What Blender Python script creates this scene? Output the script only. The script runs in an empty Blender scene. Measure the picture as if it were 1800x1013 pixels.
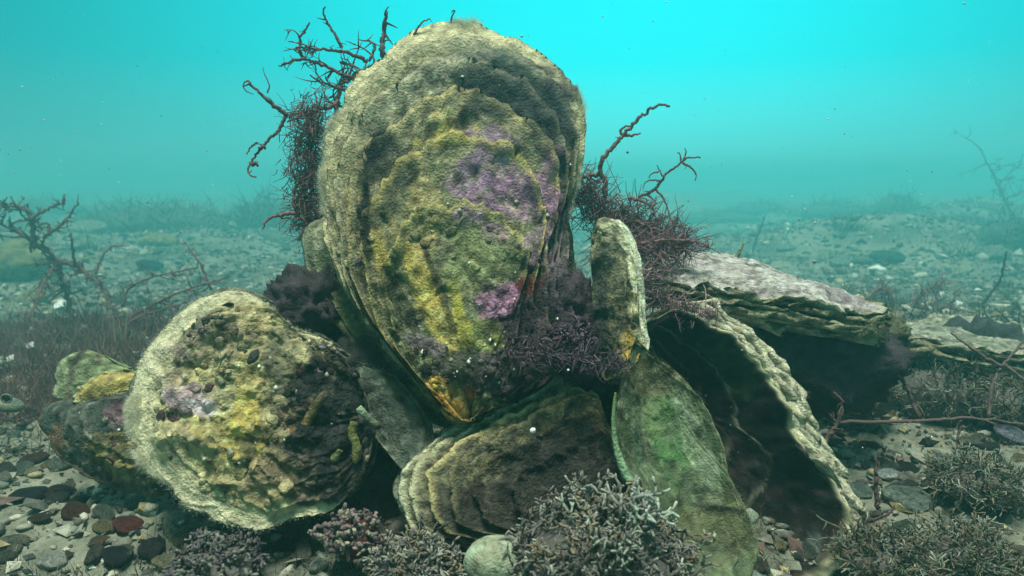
import bpy, math
import numpy as np
from mathutils import Vector

R = math.radians
scene = bpy.context.scene
COL = scene.collection

# ------------------------------------------------------------------ camera
CAM_H, PITCH, FPX = 0.122, R(8.3), 1285.0
cam_d = bpy.data.cameras.new('camera')
cam = bpy.data.objects.new('camera', cam_d)
COL.objects.link(cam)
cam.location = (0, 0, CAM_H)
cam.rotation_euler = (R(90) - PITCH, 0, 0)
cam_d.sensor_width = 36
cam_d.lens = 36 * FPX / 1800
cam_d.clip_start = 0.005
cam_d.clip_end = 200
cam_d.dof.use_dof = True
cam_d.dof.focus_distance = 0.285
cam_d.dof.aperture_fstop = 28.0
scene.camera = cam

# ------------------------------------------------------------------ light: the water's own glow, brighter and whiter overhead
world = bpy.data.worlds.new('World')
scene.world = world
world.use_nodes = True
wn, wl = world.node_tree.nodes, world.node_tree.links
wn.clear()
SUN_EL, SUN_AZ = R(62), R(200)
tc = wn.new('ShaderNodeTexCoord')
sep = wn.new('ShaderNodeSeparateXYZ')
wl.new(tc.outputs['Generated'], sep.inputs[0])
ramp = wn.new('ShaderNodeValToRGB')
wl.new(sep.outputs['Z'], ramp.inputs[0])
el = ramp.color_ramp.elements
el[0].position, el[0].color = 0.0, (0.34, 1.0, 1.0, 1)
el[1].position, el[1].color = 1.0, (1.0, 1.0, 0.95, 1)
for pos, c in ((0.06, (0.12, 0.90, 0.91)), (0.15, (0.0, 0.90, 0.95)), (0.30, (0.0, 0.90, 0.98)), (0.62, (0.50, 0.95, 0.95))):
    e = el.new(pos)
    e.color = (*c, 1)
sky = wn.new('ShaderNodeTexSky')
sky.sky_type = 'NISHITA'
sky.sun_disc = False
sky.sun_elevation = SUN_EL
sky.sun_rotation = SUN_AZ
tint = wn.new('ShaderNodeMix')
tint.data_type = 'RGBA'
tint.blend_type = 'MULTIPLY'
tint.inputs[0].default_value = 1
wl.new(sky.outputs[0], tint.inputs[6])
tint.inputs[7].default_value = (0.0, 0.10, 0.10, 1)
dotn = wn.new('ShaderNodeVectorMath')
dotn.operation = 'DOT_PRODUCT'
wl.new(tc.outputs['Generated'], dotn.inputs[0])
dotn.inputs[1].default_value = (0.14, 0.98, 0.12)
half = wn.new('ShaderNodeMath')
half.operation = 'MULTIPLY_ADD'
wl.new(dotn.outputs['Value'], half.inputs[0])
half.inputs[1].default_value = 0.5
half.inputs[2].default_value = 0.5
cube = wn.new('ShaderNodeMath')
cube.operation = 'POWER'
wl.new(half.outputs[0], cube.inputs[0])
cube.inputs[1].default_value = 12.0
murk = wn.new('ShaderNodeTexNoise')
murk.inputs['Scale'].default_value = 2.2
murk.inputs['Detail'].default_value = 3
wl.new(tc.outputs['Generated'], murk.inputs['Vector'])
mk = wn.new('ShaderNodeMath')
mk.operation = 'MULTIPLY_ADD'
wl.new(murk.outputs['Fac'], mk.inputs[0])
mk.inputs[1].default_value = 0.10
mk.inputs[2].default_value = 0.20
glow = wn.new('ShaderNodeMath')
glow.operation = 'MULTIPLY_ADD'
wl.new(cube.outputs[0], glow.inputs[0])
glow.inputs[1].default_value = 0.86
wl.new(mk.outputs[0], glow.inputs[2])
bg1 = wn.new('ShaderNodeBackground')
wl.new(glow.outputs[0], bg1.inputs[1])
bg2 = wn.new('ShaderNodeBackground'); bg2.inputs[1].default_value = 0.05
wl.new(ramp.outputs[0], bg1.inputs[0])
wl.new(tint.outputs[2], bg2.inputs[0])
add = wn.new('ShaderNodeAddShader')
wl.new(bg1.outputs[0], add.inputs[0]); wl.new(bg2.outputs[0], add.inputs[1])
wo = wn.new('ShaderNodeOutputWorld')
wl.new(add.outputs[0], wo.inputs[0])

sun_d = bpy.data.lights.new('sun', 'SUN')
sun_d.energy = 5.0
sun_d.angle = R(16)
sun_d.color = (0.95, 1.0, 0.88)
sun = bpy.data.objects.new('sun', sun_d)
COL.objects.link(sun)
sun.rotation_euler = Vector((0.05, 0.22, -0.97)).to_track_quat('-Z', 'Y').to_euler()
sun.location = (0, 0, 3)

scene.view_settings.view_transform = 'Standard'
scene.view_settings.look = 'None'
scene.view_settings.exposure = 0.15
scene.view_settings.gamma = 1.0
scene.cycles.volume_bounces = 4
scene.cycles.max_bounces = 6
scene.cycles.use_denoising = True

# ------------------------------------------------------------------ helpers
rng = np.random.default_rng(7)
CP, SP = math.cos(PITCH), math.sin(PITCH)


def P(px, py, d):
    x = (px - 900) / FPX * d
    u = -(py - 506.5) / FPX * d
    return np.array((x, d * CP + u * SP, CAM_H - d * SP + u * CP))


def proj(V):
    x, y, z = V[:, 0], V[:, 1], V[:, 2] - CAM_H
    d = y * CP - z * SP
    u = y * SP + z * CP
    return 900 + FPX * x / d, 506.5 - FPX * u / d


def _hash(ix, iy, iz):
    h = (ix.astype(np.int64) * 374761393 + iy.astype(np.int64) * 668265263 + iz.astype(np.int64) * 2147483647) & 0xFFFFFFFF
    h = ((h ^ (h >> 13)) * 1274126177) & 0xFFFFFFFF
    h = ((h ^ (h >> 16)) * 2246822519) & 0xFFFFFFFF
    h = h ^ (h >> 15)
    return (h & 0xFFFFFF) / float(0xFFFFFF) * 2 - 1


_TAB = np.random.default_rng(99).uniform(-1, 1, 8192).astype(np.float32)


def vnoise(p):
    p = np.asarray(p)
    i = np.floor(p)
    f = (p - i).astype(np.float32)
    f = f * f * (3 - 2 * f)
    i = i.astype(np.int64)
    hx = (i[:, 0] * 73856093, (i[:, 0] + 1) * 73856093)
    hy = (i[:, 1] * 19349663, (i[:, 1] + 1) * 19349663)
    hz = (i[:, 2] * 83492791, (i[:, 2] + 1) * 83492791)

    def g(a, b, c):
        h = hx[a] ^ hy[b] ^ hz[c]
        return _TAB[(h ^ (h >> 11)) & 8191]
    fx, fy, fz = f[:, 0], f[:, 1], f[:, 2]
    x00 = g(0, 0, 0) * (1 - fx) + g(1, 0, 0) * fx
    x10 = g(0, 1, 0) * (1 - fx) + g(1, 1, 0) * fx
    x01 = g(0, 0, 1) * (1 - fx) + g(1, 0, 1) * fx
    x11 = g(0, 1, 1) * (1 - fx) + g(1, 1, 1) * fx
    a = x00 * (1 - fy) + x10 * fy
    b = x01 * (1 - fy) + x11 * fy
    return (a * (1 - fz) + b * fz).astype(np.float64)


def fbm(p, octv=4, gain=0.5):
    a, s, out = 1.0, 0.0, 0
    for k in range(octv):
        out = out + a * vnoise(p * (2.03 ** k) + 17.3 * k)
        s += a
        a *= gain
    return out / s * 1.6


def sstep(a, b, x):
    t = np.clip((x - a) / (b - a), 0, 1)
    return t * t * (3 - 2 * t)


def ground_z(x, y):
    x = np.atleast_1d(np.asarray(x, float)); y = np.atleast_1d(np.asarray(y, float))
    p = np.stack([x, y, np.zeros_like(x)], 1)
    r = np.hypot(x, y)
    z = -0.10 * sstep(0.42, 1.7, r) + 0.0035 * fbm(p * 28, 4) - 0.010 * sstep(0.26, 0.19, y)
    z = z + (1 - sstep(0.8, 2.0, r)) * 0.0020 * fbm(p * 160, 3)
    z = z + sstep(0.5, 1.6, r) * 0.045 * fbm(p * 2.3 + 5, 3)
    z = z + sstep(1.6, 3.5, r) * 0.10 * fbm(p * 0.8 + 9, 3)
    return z


def gd(px, py):
    """depth of the sea bed seen at a picture point"""
    p = G(px, py)
    return float(p[1] * CP - (p[2] - CAM_H) * SP)


def G(px, py, dz=0.0):
    """where the line of sight through a picture point meets the sea bed"""
    a = P(px, py, 1.0) - np.array((0, 0, CAM_H))
    z = 0.0
    for _ in range(14):
        if a[2] > -0.020:
            a = a.copy(); a[2] = -0.020
        k = (z - CAM_H) / a[2]
        p = np.array((0, 0, CAM_H)) + a * k
        z = 0.5 * z + 0.5 * float(ground_z(p[0], p[1])[0])
    p[2] = z + dz
    return p


def mesh_from(name, V, quads=None, tris=None, C=None, smooth=True):
    me = bpy.data.meshes.new(name)
    V = np.asarray(V, np.float32)
    nq = 0 if quads is None else len(quads)
    nt = 0 if tris is None else len(tris)
    me.vertices.add(len(V))
    me.vertices.foreach_set('co', V.ravel())
    loops, starts, tot = [], [], []
    if nq:
        loops.append(np.asarray(quads, np.int32).ravel())
    if nt:
        loops.append(np.asarray(tris, np.int32).ravel())
    loops = np.concatenate(loops)
    starts = np.concatenate([np.arange(nq) * 4, nq * 4 + np.arange(nt) * 3]).astype(np.int32)
    me.loops.add(len(loops))
    me.loops.foreach_set('vertex_index', loops)
    me.polygons.add(nq + nt)
    me.polygons.foreach_set('loop_start', starts)
    me.polygons.foreach_set('use_smooth', np.full(nq + nt, smooth))
    me.update(calc_edges=True)
    if C is not None:
        at = me.attributes.new('Col', 'FLOAT_COLOR', 'POINT')
        c4 = np.ones((len(V), 4), np.float32)
        c4[:, :3] = np.clip(C, 0, 1)
        at.data.foreach_set('color', c4.ravel())
    me.validate()
    return me


def link(name, me, mat, parent=None, loc=None):
    o = bpy.data.objects.new(name, me)
    COL.objects.link(o)
    if me is not None and len(me.materials) == 0:
        me.materials.append(mat)
    if parent is not None:
        o.parent = parent
    elif loc is not None:
        o.location = loc
    return o


def tag(o, label, cat=None, group=None, kind=None):
    if label: o['label'] = label
    if cat: o['category'] = cat
    if group: o['group'] = group
    if kind: o['kind'] = kind
    return o


def thing(name, label, cat, base, group=None):
    o = bpy.data.objects.new(name, None)
    o.empty_display_size = 0.01
    COL.objects.link(o)
    o.location = base
    return tag(o, label, cat, group)


class MB:
    """collects tubes, blades and sheets in world space; build() links them as one mesh"""
    def __init__(self):
        self.V, self.Q, self.T, self.C, self.n = [], [], [], [], 0

    def add(self, V, Q=None, T=None, C=(0.3, 0.3, 0.3)):
        V = np.asarray(V, float)
        self.V.append(V)
        C = np.asarray(C, float)
        if C.ndim == 1:
            C = np.tile(C, (len(V), 1))
        self.C.append(C)
        if Q is not None and len(Q): self.Q.append(np.asarray(Q) + self.n)
        if T is not None and len(T): self.T.append(np.asarray(T) + self.n)
        self.n += len(V)

    def tube(self, pts, rad, k=5, C=(0.3, 0.1, 0.1), C2=None, knob=0.0, vary=True):
        pts = np.asarray(pts, float)
        n = len(pts)
        rad = np.broadcast_to(np.asarray(rad, float), (n,)).copy()
        if knob:
            rad = rad * (1 + knob * rng.uniform(-1, 1, n))
        tg = np.gradient(pts, axis=0)
        tg /= np.linalg.norm(tg, axis=1)[:, None] + 1e-12
        ref = np.array((0.31, 0.77, 0.55))
        a = np.cross(tg, ref); a /= np.linalg.norm(a, axis=1)[:, None] + 1e-9
        b = np.cross(tg, a)
        an = np.arange(k) / k * 2 * np.pi
        V = (pts[:, None, :] + rad[:, None, None] * (np.cos(an)[None, :, None] * a[:, None, :] + np.sin(an)[None, :, None] * b[:, None, :])).reshape(-1, 3)
        V = np.vstack([V, pts[:1], pts[-1:] + tg[-1:] * rad[-1] * 0.7])
        i = np.arange(n - 1)[:, None] * k + np.arange(k)[None, :]
        j = np.arange(n - 1)[:, None] * k + (np.arange(k)[None, :] + 1) % k
        Q = np.stack([i, j, j + k, i + k], -1).reshape(-1, 4)
        kk = np.arange(k)
        T = np.concatenate([np.stack([np.full(k, n * k), (kk + 1) % k, kk], 1),
                            np.stack([np.full(k, n * k + 1), (n - 1) * k + kk, (n - 1) * k + (kk + 1) % k], 1)])
        C = np.asarray(C, float)
        if C2 is not None:
            w = np.repeat(np.linspace(0, 1, n), k)[:, None]
            cc = C * (1 - w) + np.asarray(C2) * w
            cc = np.vstack([cc, C[None], np.asarray(C2)[None]])
        else:
            cc = np.tile(C, (len(V), 1))
        if vary: cc = cc * rng.uniform(0.8, 1.2)
        self.add(V, Q, T, cc)

    def blades(self, base, dirs, length, width, C):
        """hair-thin filaments"""
        n = len(base)
        side = np.cross(dirs, rng.normal(size=(n, 3)))
        side /= np.linalg.norm(side, axis=1)[:, None] + 1e-9
        bend = rng.normal(size=(n, 3)) * 0.35
        L = np.asarray(length)[:, None] if np.ndim(length) else length
        W = np.asarray(width)[:, None] if np.ndim(width) else width
        tip = base + (dirs + bend) * L
        V = np.stack([base - side * W, base + side * W, tip], 1).reshape(-1, 3)
        T = np.arange(n * 3).reshape(-1, 3)
        self.add(V, None, T, np.repeat(np.broadcast_to(C, (n, 3)), 3, axis=0))

    def build(self, name, mat, parent=None, smooth=True):
        V = np.vstack(self.V)
        off = np.zeros(3) if parent is None else np.array(root_loc(parent))
        me = mesh_from(name, V - off, np.vstack(self.Q) if self.Q else None, np.vstack(self.T) if self.T else None, np.vstack(self.C), smooth)
        return link(name, me, mat, parent)


def root_loc(o):
    l = Vector((0, 0, 0))
    while o is not None:
        l = l + o.location
        o = o.parent
    return l


# ------------------------------------------------------------------ materials
def material(name, rough=0.7, bump=0.5, scales=(500, 1800), dist=0.0006, spec=0.3, var=0.35, objcol=False, sub=0.0, trans=0.0):
    m = bpy.data.materials.new(name)
    m.use_nodes = True
    n, l = m.node_tree.nodes, m.node_tree.links
    b = n['Principled BSDF']
    b.inputs['Roughness'].default_value = rough
    b.inputs['Specular IOR Level'].default_value = spec
    if sub:
        b.inputs['Subsurface Weight'].default_value = sub
        b.inputs['Subsurface Radius'].default_value = (0.002, 0.002, 0.001)
        b.inputs['Subsurface Scale'].default_value = 1.0
    tcn = n.new('ShaderNodeTexCoord')
    if objcol:
        src = n.new('ShaderNodeObjectInfo')
        csock = src.outputs['Color']
    else:
        src = n.new('ShaderNodeAttribute')
        src.attribute_name = 'Col'
        csock = src.outputs['Color']
    nz = n.new('ShaderNodeTexNoise')
    nz.inputs['Scale'].default_value = scales[0]
    nz.inputs['Detail'].default_value = 6
    nz.inputs['Roughness'].default_value = 0.65
    l.new(tcn.outputs['Object'], nz.inputs['Vector'])
    mr = n.new('ShaderNodeMapRange')
    mr.inputs['From Min'].default_value = 0.3
    mr.inputs['From Max'].default_value = 0.7
    mr.inputs['To Min'].default_value = 1 - var
    mr.inputs['To Max'].default_value = 1 + var
    l.new(nz.outputs['Fac'], mr.inputs['Value'])
    mx = n.new('ShaderNodeMix')
    mx.data_type = 'RGBA'
    mx.blend_type = 'MULTIPLY'
    mx.inputs[0].default_value = 1
    l.new(csock, mx.inputs[6])
    l.new(mr.outputs[0], mx.inputs[7])
    l.new(mx.outputs[2], b.inputs['Base Color'])
    nz2 = n.new('ShaderNodeTexNoise')
    nz2.inputs['Scale'].default_value = scales[1]
    nz2.inputs['Detail'].default_value = 4
    l.new(tcn.outputs['Object'], nz2.inputs['Vector'])
    ad = n.new('ShaderNodeMath')
    ad.operation = 'ADD'
    l.new(nz.outputs['Fac'], ad.inputs[0])
    l.new(nz2.outputs['Fac'], ad.inputs[1])
    bp = n.new('ShaderNodeBump')
    bp.inputs['Strength'].default_value = bump
    bp.inputs['Distance'].default_value = dist
    l.new(ad.outputs[0], bp.inputs['Height'])
    l.new(bp.outputs[0], b.inputs['Normal'])
    return m


M_SHELL = material('oyster shell', 0.65, 1.0, (300, 1100), 0.0013, 0.15, 0.6)
M_INNER = material('inner shell', 0.5, 0.7, (320, 1400), 0.0008, 0.3, 0.4)
M_DARK = material('dark inner shell', 0.9, 0.5, (260, 1200), 0.0006, 0.05, 0.3)
M_FUZZ = material('algal fuzz', 0.9, 0.0, (300, 900), 0.0003, 0.1, 0.2)
M_ALGA = material('red alga', 0.6, 0.5, (500, 1800), 0.0004, 0.25, 0.3)
M_TURF = material('turf', 0.9, 0.1, (200, 900), 0.0003, 0.1, 0.3)
M_CORAL = material('coralline', 0.85, 0.6, (700, 2200), 0.0004, 0.15, 0.35)
M_STONE = material('stone', 0.8, 0.9, (4, 30), 0.05, 0.2, 0.75, objcol=True)
M_GRAVEL = material('gravel', 0.75, 0.6, (350, 1500), 0.0008, 0.25, 0.4)
M_BED = material('sea bed sand', 0.85, 0.9, (120, 700), 0.002, 0.2, 0.45)
M_ROCK = material('dark rock', 0.75, 0.8, (260, 1100), 0.0010, 0.25, 0.5)

OLIVE, CREAM, YELLOW = (0.30, 0.26, 0.12), (0.50, 0.46, 0.32), (0.50, 0.375, 0.10)
DARK, PURPLE, GREEN = (0.035, 0.04, 0.035), (0.33, 0.19, 0.29), (0.17, 0.22, 0.08)
BROWN, GREY, MAROON = (0.13, 0.09, 0.05), (0.24, 0.26, 0.22), (0.10, 0.03, 0.035)


# ------------------------------------------------------------------ sea bed
def build_bed():
    ys = np.concatenate([np.linspace(-1.2, 0.08, 24), np.geomspace(0.10, 14.0, 260)])
    us = np.linspace(-1, 1, 320)
    Y, U = np.meshgrid(ys, us, indexing='ij')
    X = U * (0.30 + np.abs(Y) * 1.35)
    x, y = X.ravel(), Y.ravel()
    z = ground_z(x, y)
    p = np.stack([x, y, z], 1)
    V = np.stack([x, y, z], 1)
    a = fbm(p * 6, 4)[:, None]; b = fbm(p * 60 + 3, 3)[:, None]
    w1 = sstep(-0.3, 0.5, a); w2 = sstep(0.0, 0.7, b)
    C = np.array((0.19, 0.19, 0.14)) * (1 - w1) + np.array((0.085, 0.09, 0.07)) * w1
    C = C * (1 - 0.5 * w2) + np.array((0.26, 0.25, 0.19)) * 0.5 * w2
    nr, nc = len(ys), len(us)
    i = (np.arange(nr - 1)[:, None] * nc + np.arange(nc - 1)[None, :])
    Q = np.stack([i, i + 1, i + nc + 1, i + nc], -1).reshape(-1, 4)
    o = link('ground', mesh_from('ground', V, Q, None, C), M_BED)
    tag(o, 'sandy sea bed strewn with gravel', None, None, 'structure')


build_bed()


# ------------------------------------------------------------------ oyster valves
def ico(sub, seed, amp=0.25, flat=0.65):
    import bmesh
    bm = bmesh.new()
    bmesh.ops.create_icosphere(bm, subdivisions=sub, radius=1)
    V = np.array([v.co[:] for v in bm.verts])
    F = np.array([[v.index for v in f.verts] for f in bm.faces])
    bm.free()
    V = V * (1 + amp * fbm(V * 0.9 + seed * 7.1, 2) + amp * 0.4 * fbm(V * 2.6 + seed * 3.3, 3))[:, None]
    V[:, 2] *= flat
    V[:, 0] *= 1.25
    return V, F


def resample(pts, n, closed=True):
    pts = np.asarray(pts, float)
    m = len(pts)
    out = []
    sub = 12
    for i in range(m if closed else m - 1):
        p0, p1, p2, p3 = pts[(i - 1) % m], pts[i], pts[(i + 1) % m], pts[(i + 2) % m]
        if not closed:
            p0 = pts[max(i - 1, 0)]; p3 = pts[min(i + 2, m - 1)]
        t = np.arange(sub)[:, None] / sub
        out.append(0.5 * ((2 * p1) + (-p0 + p2) * t + (2 * p0 - 5 * p1 + 4 * p2 - p3) * t ** 2 + (-p0 + 3 * p1 - 3 * p2 + p3) * t ** 3))
    out = np.vstack(out + [pts[:1] if closed else pts[-1:]])
    seg = np.concatenate([[0], np.cumsum(np.linalg.norm(np.diff(out, axis=0), axis=1))])
    q = np.linspace(0, seg[-1], n)
    return np.stack([np.interp(q, seg, out[:, k]) for k in range(3)], 1)


def newell(O):
    c = O.mean(0)
    n = np.cross(O - c, np.roll(O, -1, 0) - c).sum(0)
    return n / np.linalg.norm(n)


def valve(outline, dome=0.02, edge_w=0.03, NS=110, NT=260, rings=7, step=0.0015, rough=0.0012, ruffle=0.0012, wave=0.0015,
          thick=0.003, up=None, seed=0, colours=None, patches=(), edge_col=CREAM, edge_s=0.94, ring_dark=0.5, rad_ridge=0.0, back_col=None,
          shift=None, grow=1.0, wave_f=9.0, back_dome=0.6, ledges=(), ragged=1.0, flare=0.0, eseed=None, crust=0.0, edge_f=0.05, lip=0.0, rimsoft=0.0):
    """an oyster valve: growth rings spread from the hinge (first outline point) out to the margin"""
    if dome < 0: back_dome = 1.25
    NS, NT = int(NS * 0.66), int(NT * 0.72)
    O = resample([P(*q) if isinstance(q, tuple) else q for q in outline], NT)
    U = O[0].copy()
    O_ref = O.copy()
    if grow != 1.0:
        O = U + (O - U) * grow
    n = newell(O)
    view = np.array((0, 0, CAM_H)) - O.mean(0)
    if up is not None:
        view = np.asarray(up, float)
    if n @ view < 0:
        n = -n
    if shift is not None:
        pass
    t = np.linspace(0, 1, NT)
    sd = seed * 13.7
    tp = np.stack([np.cos(2 * np.pi * t), np.sin(2 * np.pi * t), np.full(NT, sd if eseed is None else eseed * 5.3)], 1)
    fade = sstep(0.0, 0.06, t) * sstep(0.0, 0.06, 1 - t)
    rad = O - U
    rl = np.linalg.norm(rad, axis=1)[:, None] + 1e-9
    rdir = rad / rl
    O = O + rdir * (fade * ruffle * (1.0 * fbm(tp * 5, 4) + 0.40 * fbm(tp * 12 + 9, 2) + 0.22 * fbm(tp * 22 + 3, 3)))[:, None]
    s = np.concatenate([[0.02], np.linspace(0.05, 1, NS - 1) ** 0.85])
    S, T = np.meshgrid(s, t, indexing='ij')
    B = U[None, None, :] + S[..., None] * (O - U)[None, :, :]
    # distance to the margin gives the dome
    Oc = O_ref[::max(1, NT // 130)] if grow != 1.0 else O[::max(1, NT // 130)]
    Bf = B.reshape(-1, 3)
    d2 = np.empty(len(Bf))
    for k in range(0, len(Bf), 8000):
        blk = Bf[k:k + 8000]
        dd = ((blk ** 2).sum(1)[:, None] + (Oc ** 2).sum(1)[None, :] - 2 * blk @ Oc.T)
        d2[k:k + 8000] = dd.min(1)
    dist = np.sqrt(np.maximum(d2, 0))
    q = np.clip((dist - lip) / edge_w, 0, 1)
    hd = (1 - (1 - q) ** 2.2)
    nrm3 = Bf * 1.0
    rimk = 1.0 - (sstep(rimsoft - 0.08, rimsoft + 0.06, S.ravel()) if rimsoft else 0.0)
    lowt = np.tile(fbm(tp * 2.2 + 7, 3), NS)
    sf, tf = S.ravel(), T.ravel()
    lowt = lowt * sstep(0.15, 0.6, sf)
    ringc = sf + 0.035 * lowt + 0.022 * ragged * fbm(nrm3 * 60 + sd, 3)
    rag = sf + 0.03 * lowt + 0.045 * ragged * fbm(nrm3 * 38 + sd + 4, 3) + 0.02 * ragged * fbm(nrm3 * 150 + sd, 3)
    warp = ringc + 0.055 * np.sin(ringc * 17 + seed) + 0.03 * np.sin(ringc * 41 + 2 * seed)
    rr = warp * rings
    ph = rr - np.floor(rr)
    idx = np.floor(rr)
    amp = 0.45 + 0.55 * (0.5 + 0.5 * _hash(idx.astype(np.int64), np.full(len(idx), seed), np.zeros(len(idx))))
    amp = amp * (0.55 + 0.75 * np.clip(fbm(np.stack([np.cos(2 * np.pi * tf) * 3, np.sin(2 * np.pi * tf) * 3, idx * 3.3 + sd], 1), 2) + 0.5, 0, 1.3))
    saw = np.where(ph < 0.88, (ph / 0.88) ** 2.0, (1 - ph) / 0.12)
    inward = sstep(0.06, 0.25, sf)
    h = dome * hd + step * saw * amp * inward + (shift or 0.0) * sstep(0.0, 0.25, sf) + flare * sstep(0.82, 1.0, sf) ** 2
    if crust:
        h = h + crust * np.maximum(0, fbm(Bf * 85 + 71, 4)) ** 1.3 * sstep(0.1, 0.4, sf) * (1 - sstep(0.86, 0.98, sf * grow))
    rough = rough * (0.35 + 0.65 * rimk)
    h = h + rough * fbm(nrm3 * 130 + sd, 4) * (0.35 + 0.65 * inward) + rough * 0.9 * np.maximum(0, fbm(nrm3 * 320 + sd, 3)) ** 1.5
    h = h + rough * 1.6 * fbm(nrm3 * 45 + sd, 3) * sstep(0, 0.3, sf)
    ledge_dark = 0
    for li, (ls, lh) in enumerate(ledges):
        loc = np.clip(0.75 + 0.8 * np.tile(fbm(tp * 2.6 + 31 * li, 2), NS), 0.1, 1.5)
        h = h + lh * loc * sstep(ls + 0.006, ls - 0.006, rag) * sstep(0.0, 0.2, sf) + lh * loc * 0.55 * np.exp(-np.abs(rag - ls + 0.008) / 0.05) * (rag < ls)
        ledge_dark = ledge_dark + loc * np.exp(-((rag - ls - 0.010) / 0.009) ** 2)
    if rad_ridge:
        h = h + rad_ridge * fbm(np.stack([np.cos(2 * np.pi * tf) * 11, np.sin(2 * np.pi * tf) * 11, np.full(len(tf), sd)], 1), 2) * sstep(0.2, 0.8, sf)
    wv = np.tile(fade * fbm(tp * wave_f / 3 + 1, 3), NS) * sf ** 9
    h = h + wave * wv
    nP = fbm(nrm3 * 110 + 31 + sd, 4)
    nQ = fbm(nrm3 * 30 + 11 + sd, 2)
    nB = fbm(nrm3 * 240 + sd + 90, 3)
    px, py = proj(Bf + n * h[:, None])
    masks = []
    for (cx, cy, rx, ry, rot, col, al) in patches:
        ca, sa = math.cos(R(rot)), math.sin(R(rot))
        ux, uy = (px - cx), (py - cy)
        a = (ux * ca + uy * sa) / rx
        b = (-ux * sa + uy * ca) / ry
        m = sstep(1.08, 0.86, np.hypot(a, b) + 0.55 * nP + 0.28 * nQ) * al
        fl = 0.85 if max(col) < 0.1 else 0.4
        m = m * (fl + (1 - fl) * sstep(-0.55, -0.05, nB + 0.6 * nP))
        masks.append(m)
        h = h + 0.0005 * m
    F = Bf + n * h[:, None] + np.tile(rdir, (NS, 1)) * (step * 0.7 * saw ** 3 * amp * inward * (1 - sstep(0.93, 1.0, sf)))[:, None]
    # colour
    px, py = proj(F)
    nA = fbm(nrm3 * 70 + sd + 50, 4)
    nB = fbm(nrm3 * 240 + sd + 90, 3)
    c0, c1, c2 = [np.array(c) for c in (colours or (OLIVE, GREY, BROWN))]
    wA = sstep(-0.35, 0.55, nA)[:, None]
    C = c0 * (1 - wA) + c1 * wA
    wB = (sstep(0.05, 0.6, nB + 0.35 * nA) * 0.9 * (0.25 + 0.75 * rimk))[:, None]
    C = C * (1 - wB) + c2 * wB
    rd = ring_dark * (np.exp(-((ph - 0.0) / 0.10) ** 2) + 0.5 * np.exp(-((ph - 1.0) / 0.05) ** 2)) * inward * np.clip(amp, 0, 1)
    C = C * (1 - np.clip(rd, 0, 0.85))[:, None]
    C = C * (1 - np.clip(0.75 * ledge_dark, 0, 0.8) * np.ones(len(C)))[:, None]
    lift = (np.exp(-((ph - 0.84) / 0.09) ** 2) * inward * 0.35 * np.clip(amp, 0, 1))[:, None]
    C = C * (1 - lift) + np.array(CREAM) * 0.9 * lift
    for (pt, m) in zip(patches, masks):
        C = C * (1 - m)[:, None] + np.array(pt[5]) * m[:, None]
    spk = (sstep(0.42, 0.62, fbm(nrm3 * 520 + sd + 7, 2)) * 0.5)[:, None]
    C = C * (1 - spk) + np.minimum(C * 2.3 + 0.004, 0.7) * spk
    pit = (sstep(0.40, 0.60, fbm(nrm3 * 330 + sd + 27, 2)) * 0.7 * (0.2 + 0.8 * rimk))[:, None]
    C = C * (1 - pit) + C * 0.25 * pit
    if edge_col is not None:
        e = (sstep(edge_s, edge_s + edge_f, sf + 0.02 * nA) * 0.85)[:, None]
        for (pt, m) in zip(patches, masks):
            if max(pt[5]) < 0.1:
                e = e * (1 - (0.9 if max(pt[5]) < 0.033 else 0.4) * m)[:, None]
        C = C * (1 - e) + np.array(edge_col) * e
    NB = 8
    sb = np.linspace(0.0, 1, NB + 1)[1:-1]
    Sb, Tb = np.meshgrid(sb, t, indexing='ij')
    # back: sampled from the front's own dome, pushed back by the thickness
    ii = np.clip(np.searchsorted(s, sb), 0, NS - 1)
    hb = (dome * hd).reshape(NS, NT)[ii] * back_dome
    wvb = (wave * wv).reshape(NS, NT)[ii] + (shift or 0.0) * sstep(0.0, 0.25, sb)[:, None] + flare * (sstep(0.82, 1.0, sb) ** 2)[:, None]
    Bk = B[ii] + n * (hb + wvb - thick * (0.35 + 0.65 * (1 - sb[:, None] ** 6)))[..., None]
    Bk = Bk.reshape(-1, 3)
    bc = np.array(back_col if back_col is not None else (0.10, 0.10, 0.07))
    Cb = np.tile(bc, (len(Bk), 1)) * (1 + 0.3 * fbm(Bk * 90 + sd, 3))[:, None]
    V = np.vstack([F, Bk])
    i = (np.arange(NS - 1)[:, None] * NT + np.arange(NT - 1)[None, :])
    Q1 = np.stack([i, i + 1, i + NT + 1, i + NT], -1).reshape(-1, 4)
    o0 = NS * NT
    nb = len(sb)
    i = o0 + (np.arange(nb - 1)[:, None] * NT + np.arange(NT - 1)[None, :])
    Q2 = np.stack([i + NT, i + NT + 1, i + 1, i], -1).reshape(-1, 4)
    j = np.arange(NT - 1)
    f0 = (NS - 1) * NT
    b0 = o0 + (nb - 1) * NT
    Q3 = np.stack([f0 + j, f0 + j + 1, b0 + j + 1, b0 + j], -1)
    Q = np.vstack([Q1, Q2, Q3])
    # vertex normals of the front, for the fuzz
    G3 = F.reshape(NS, NT, 3)
    nn = np.cross(np.gradient(G3, axis=0), np.gradient(G3, axis=1)).reshape(-1, 3)
    nn /= np.linalg.norm(nn, axis=1)[:, None] + 1e-12
    nn *= np.sign(nn @ n)[:, None]
    rd3 = np.tile(rdir, (NS, 1))
    return dict(V=V, Q=Q, C=np.vstack([C, Cb]), F=F, N=nn, s=sf, t=tf, Cf=C, rd=rd3, n=n, px=px, py=py, U=U, O=O)


def put_valve(name, v, parent, mat=None, label=None):
    off = np.array(root_loc(parent))
    o = link(name, mesh_from(name, v['V'] - off, v['Q'], None, v['C']), mat or M_SHELL, parent)
    if label: o['label'] = label
    v['obj'] = o
    return o


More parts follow.
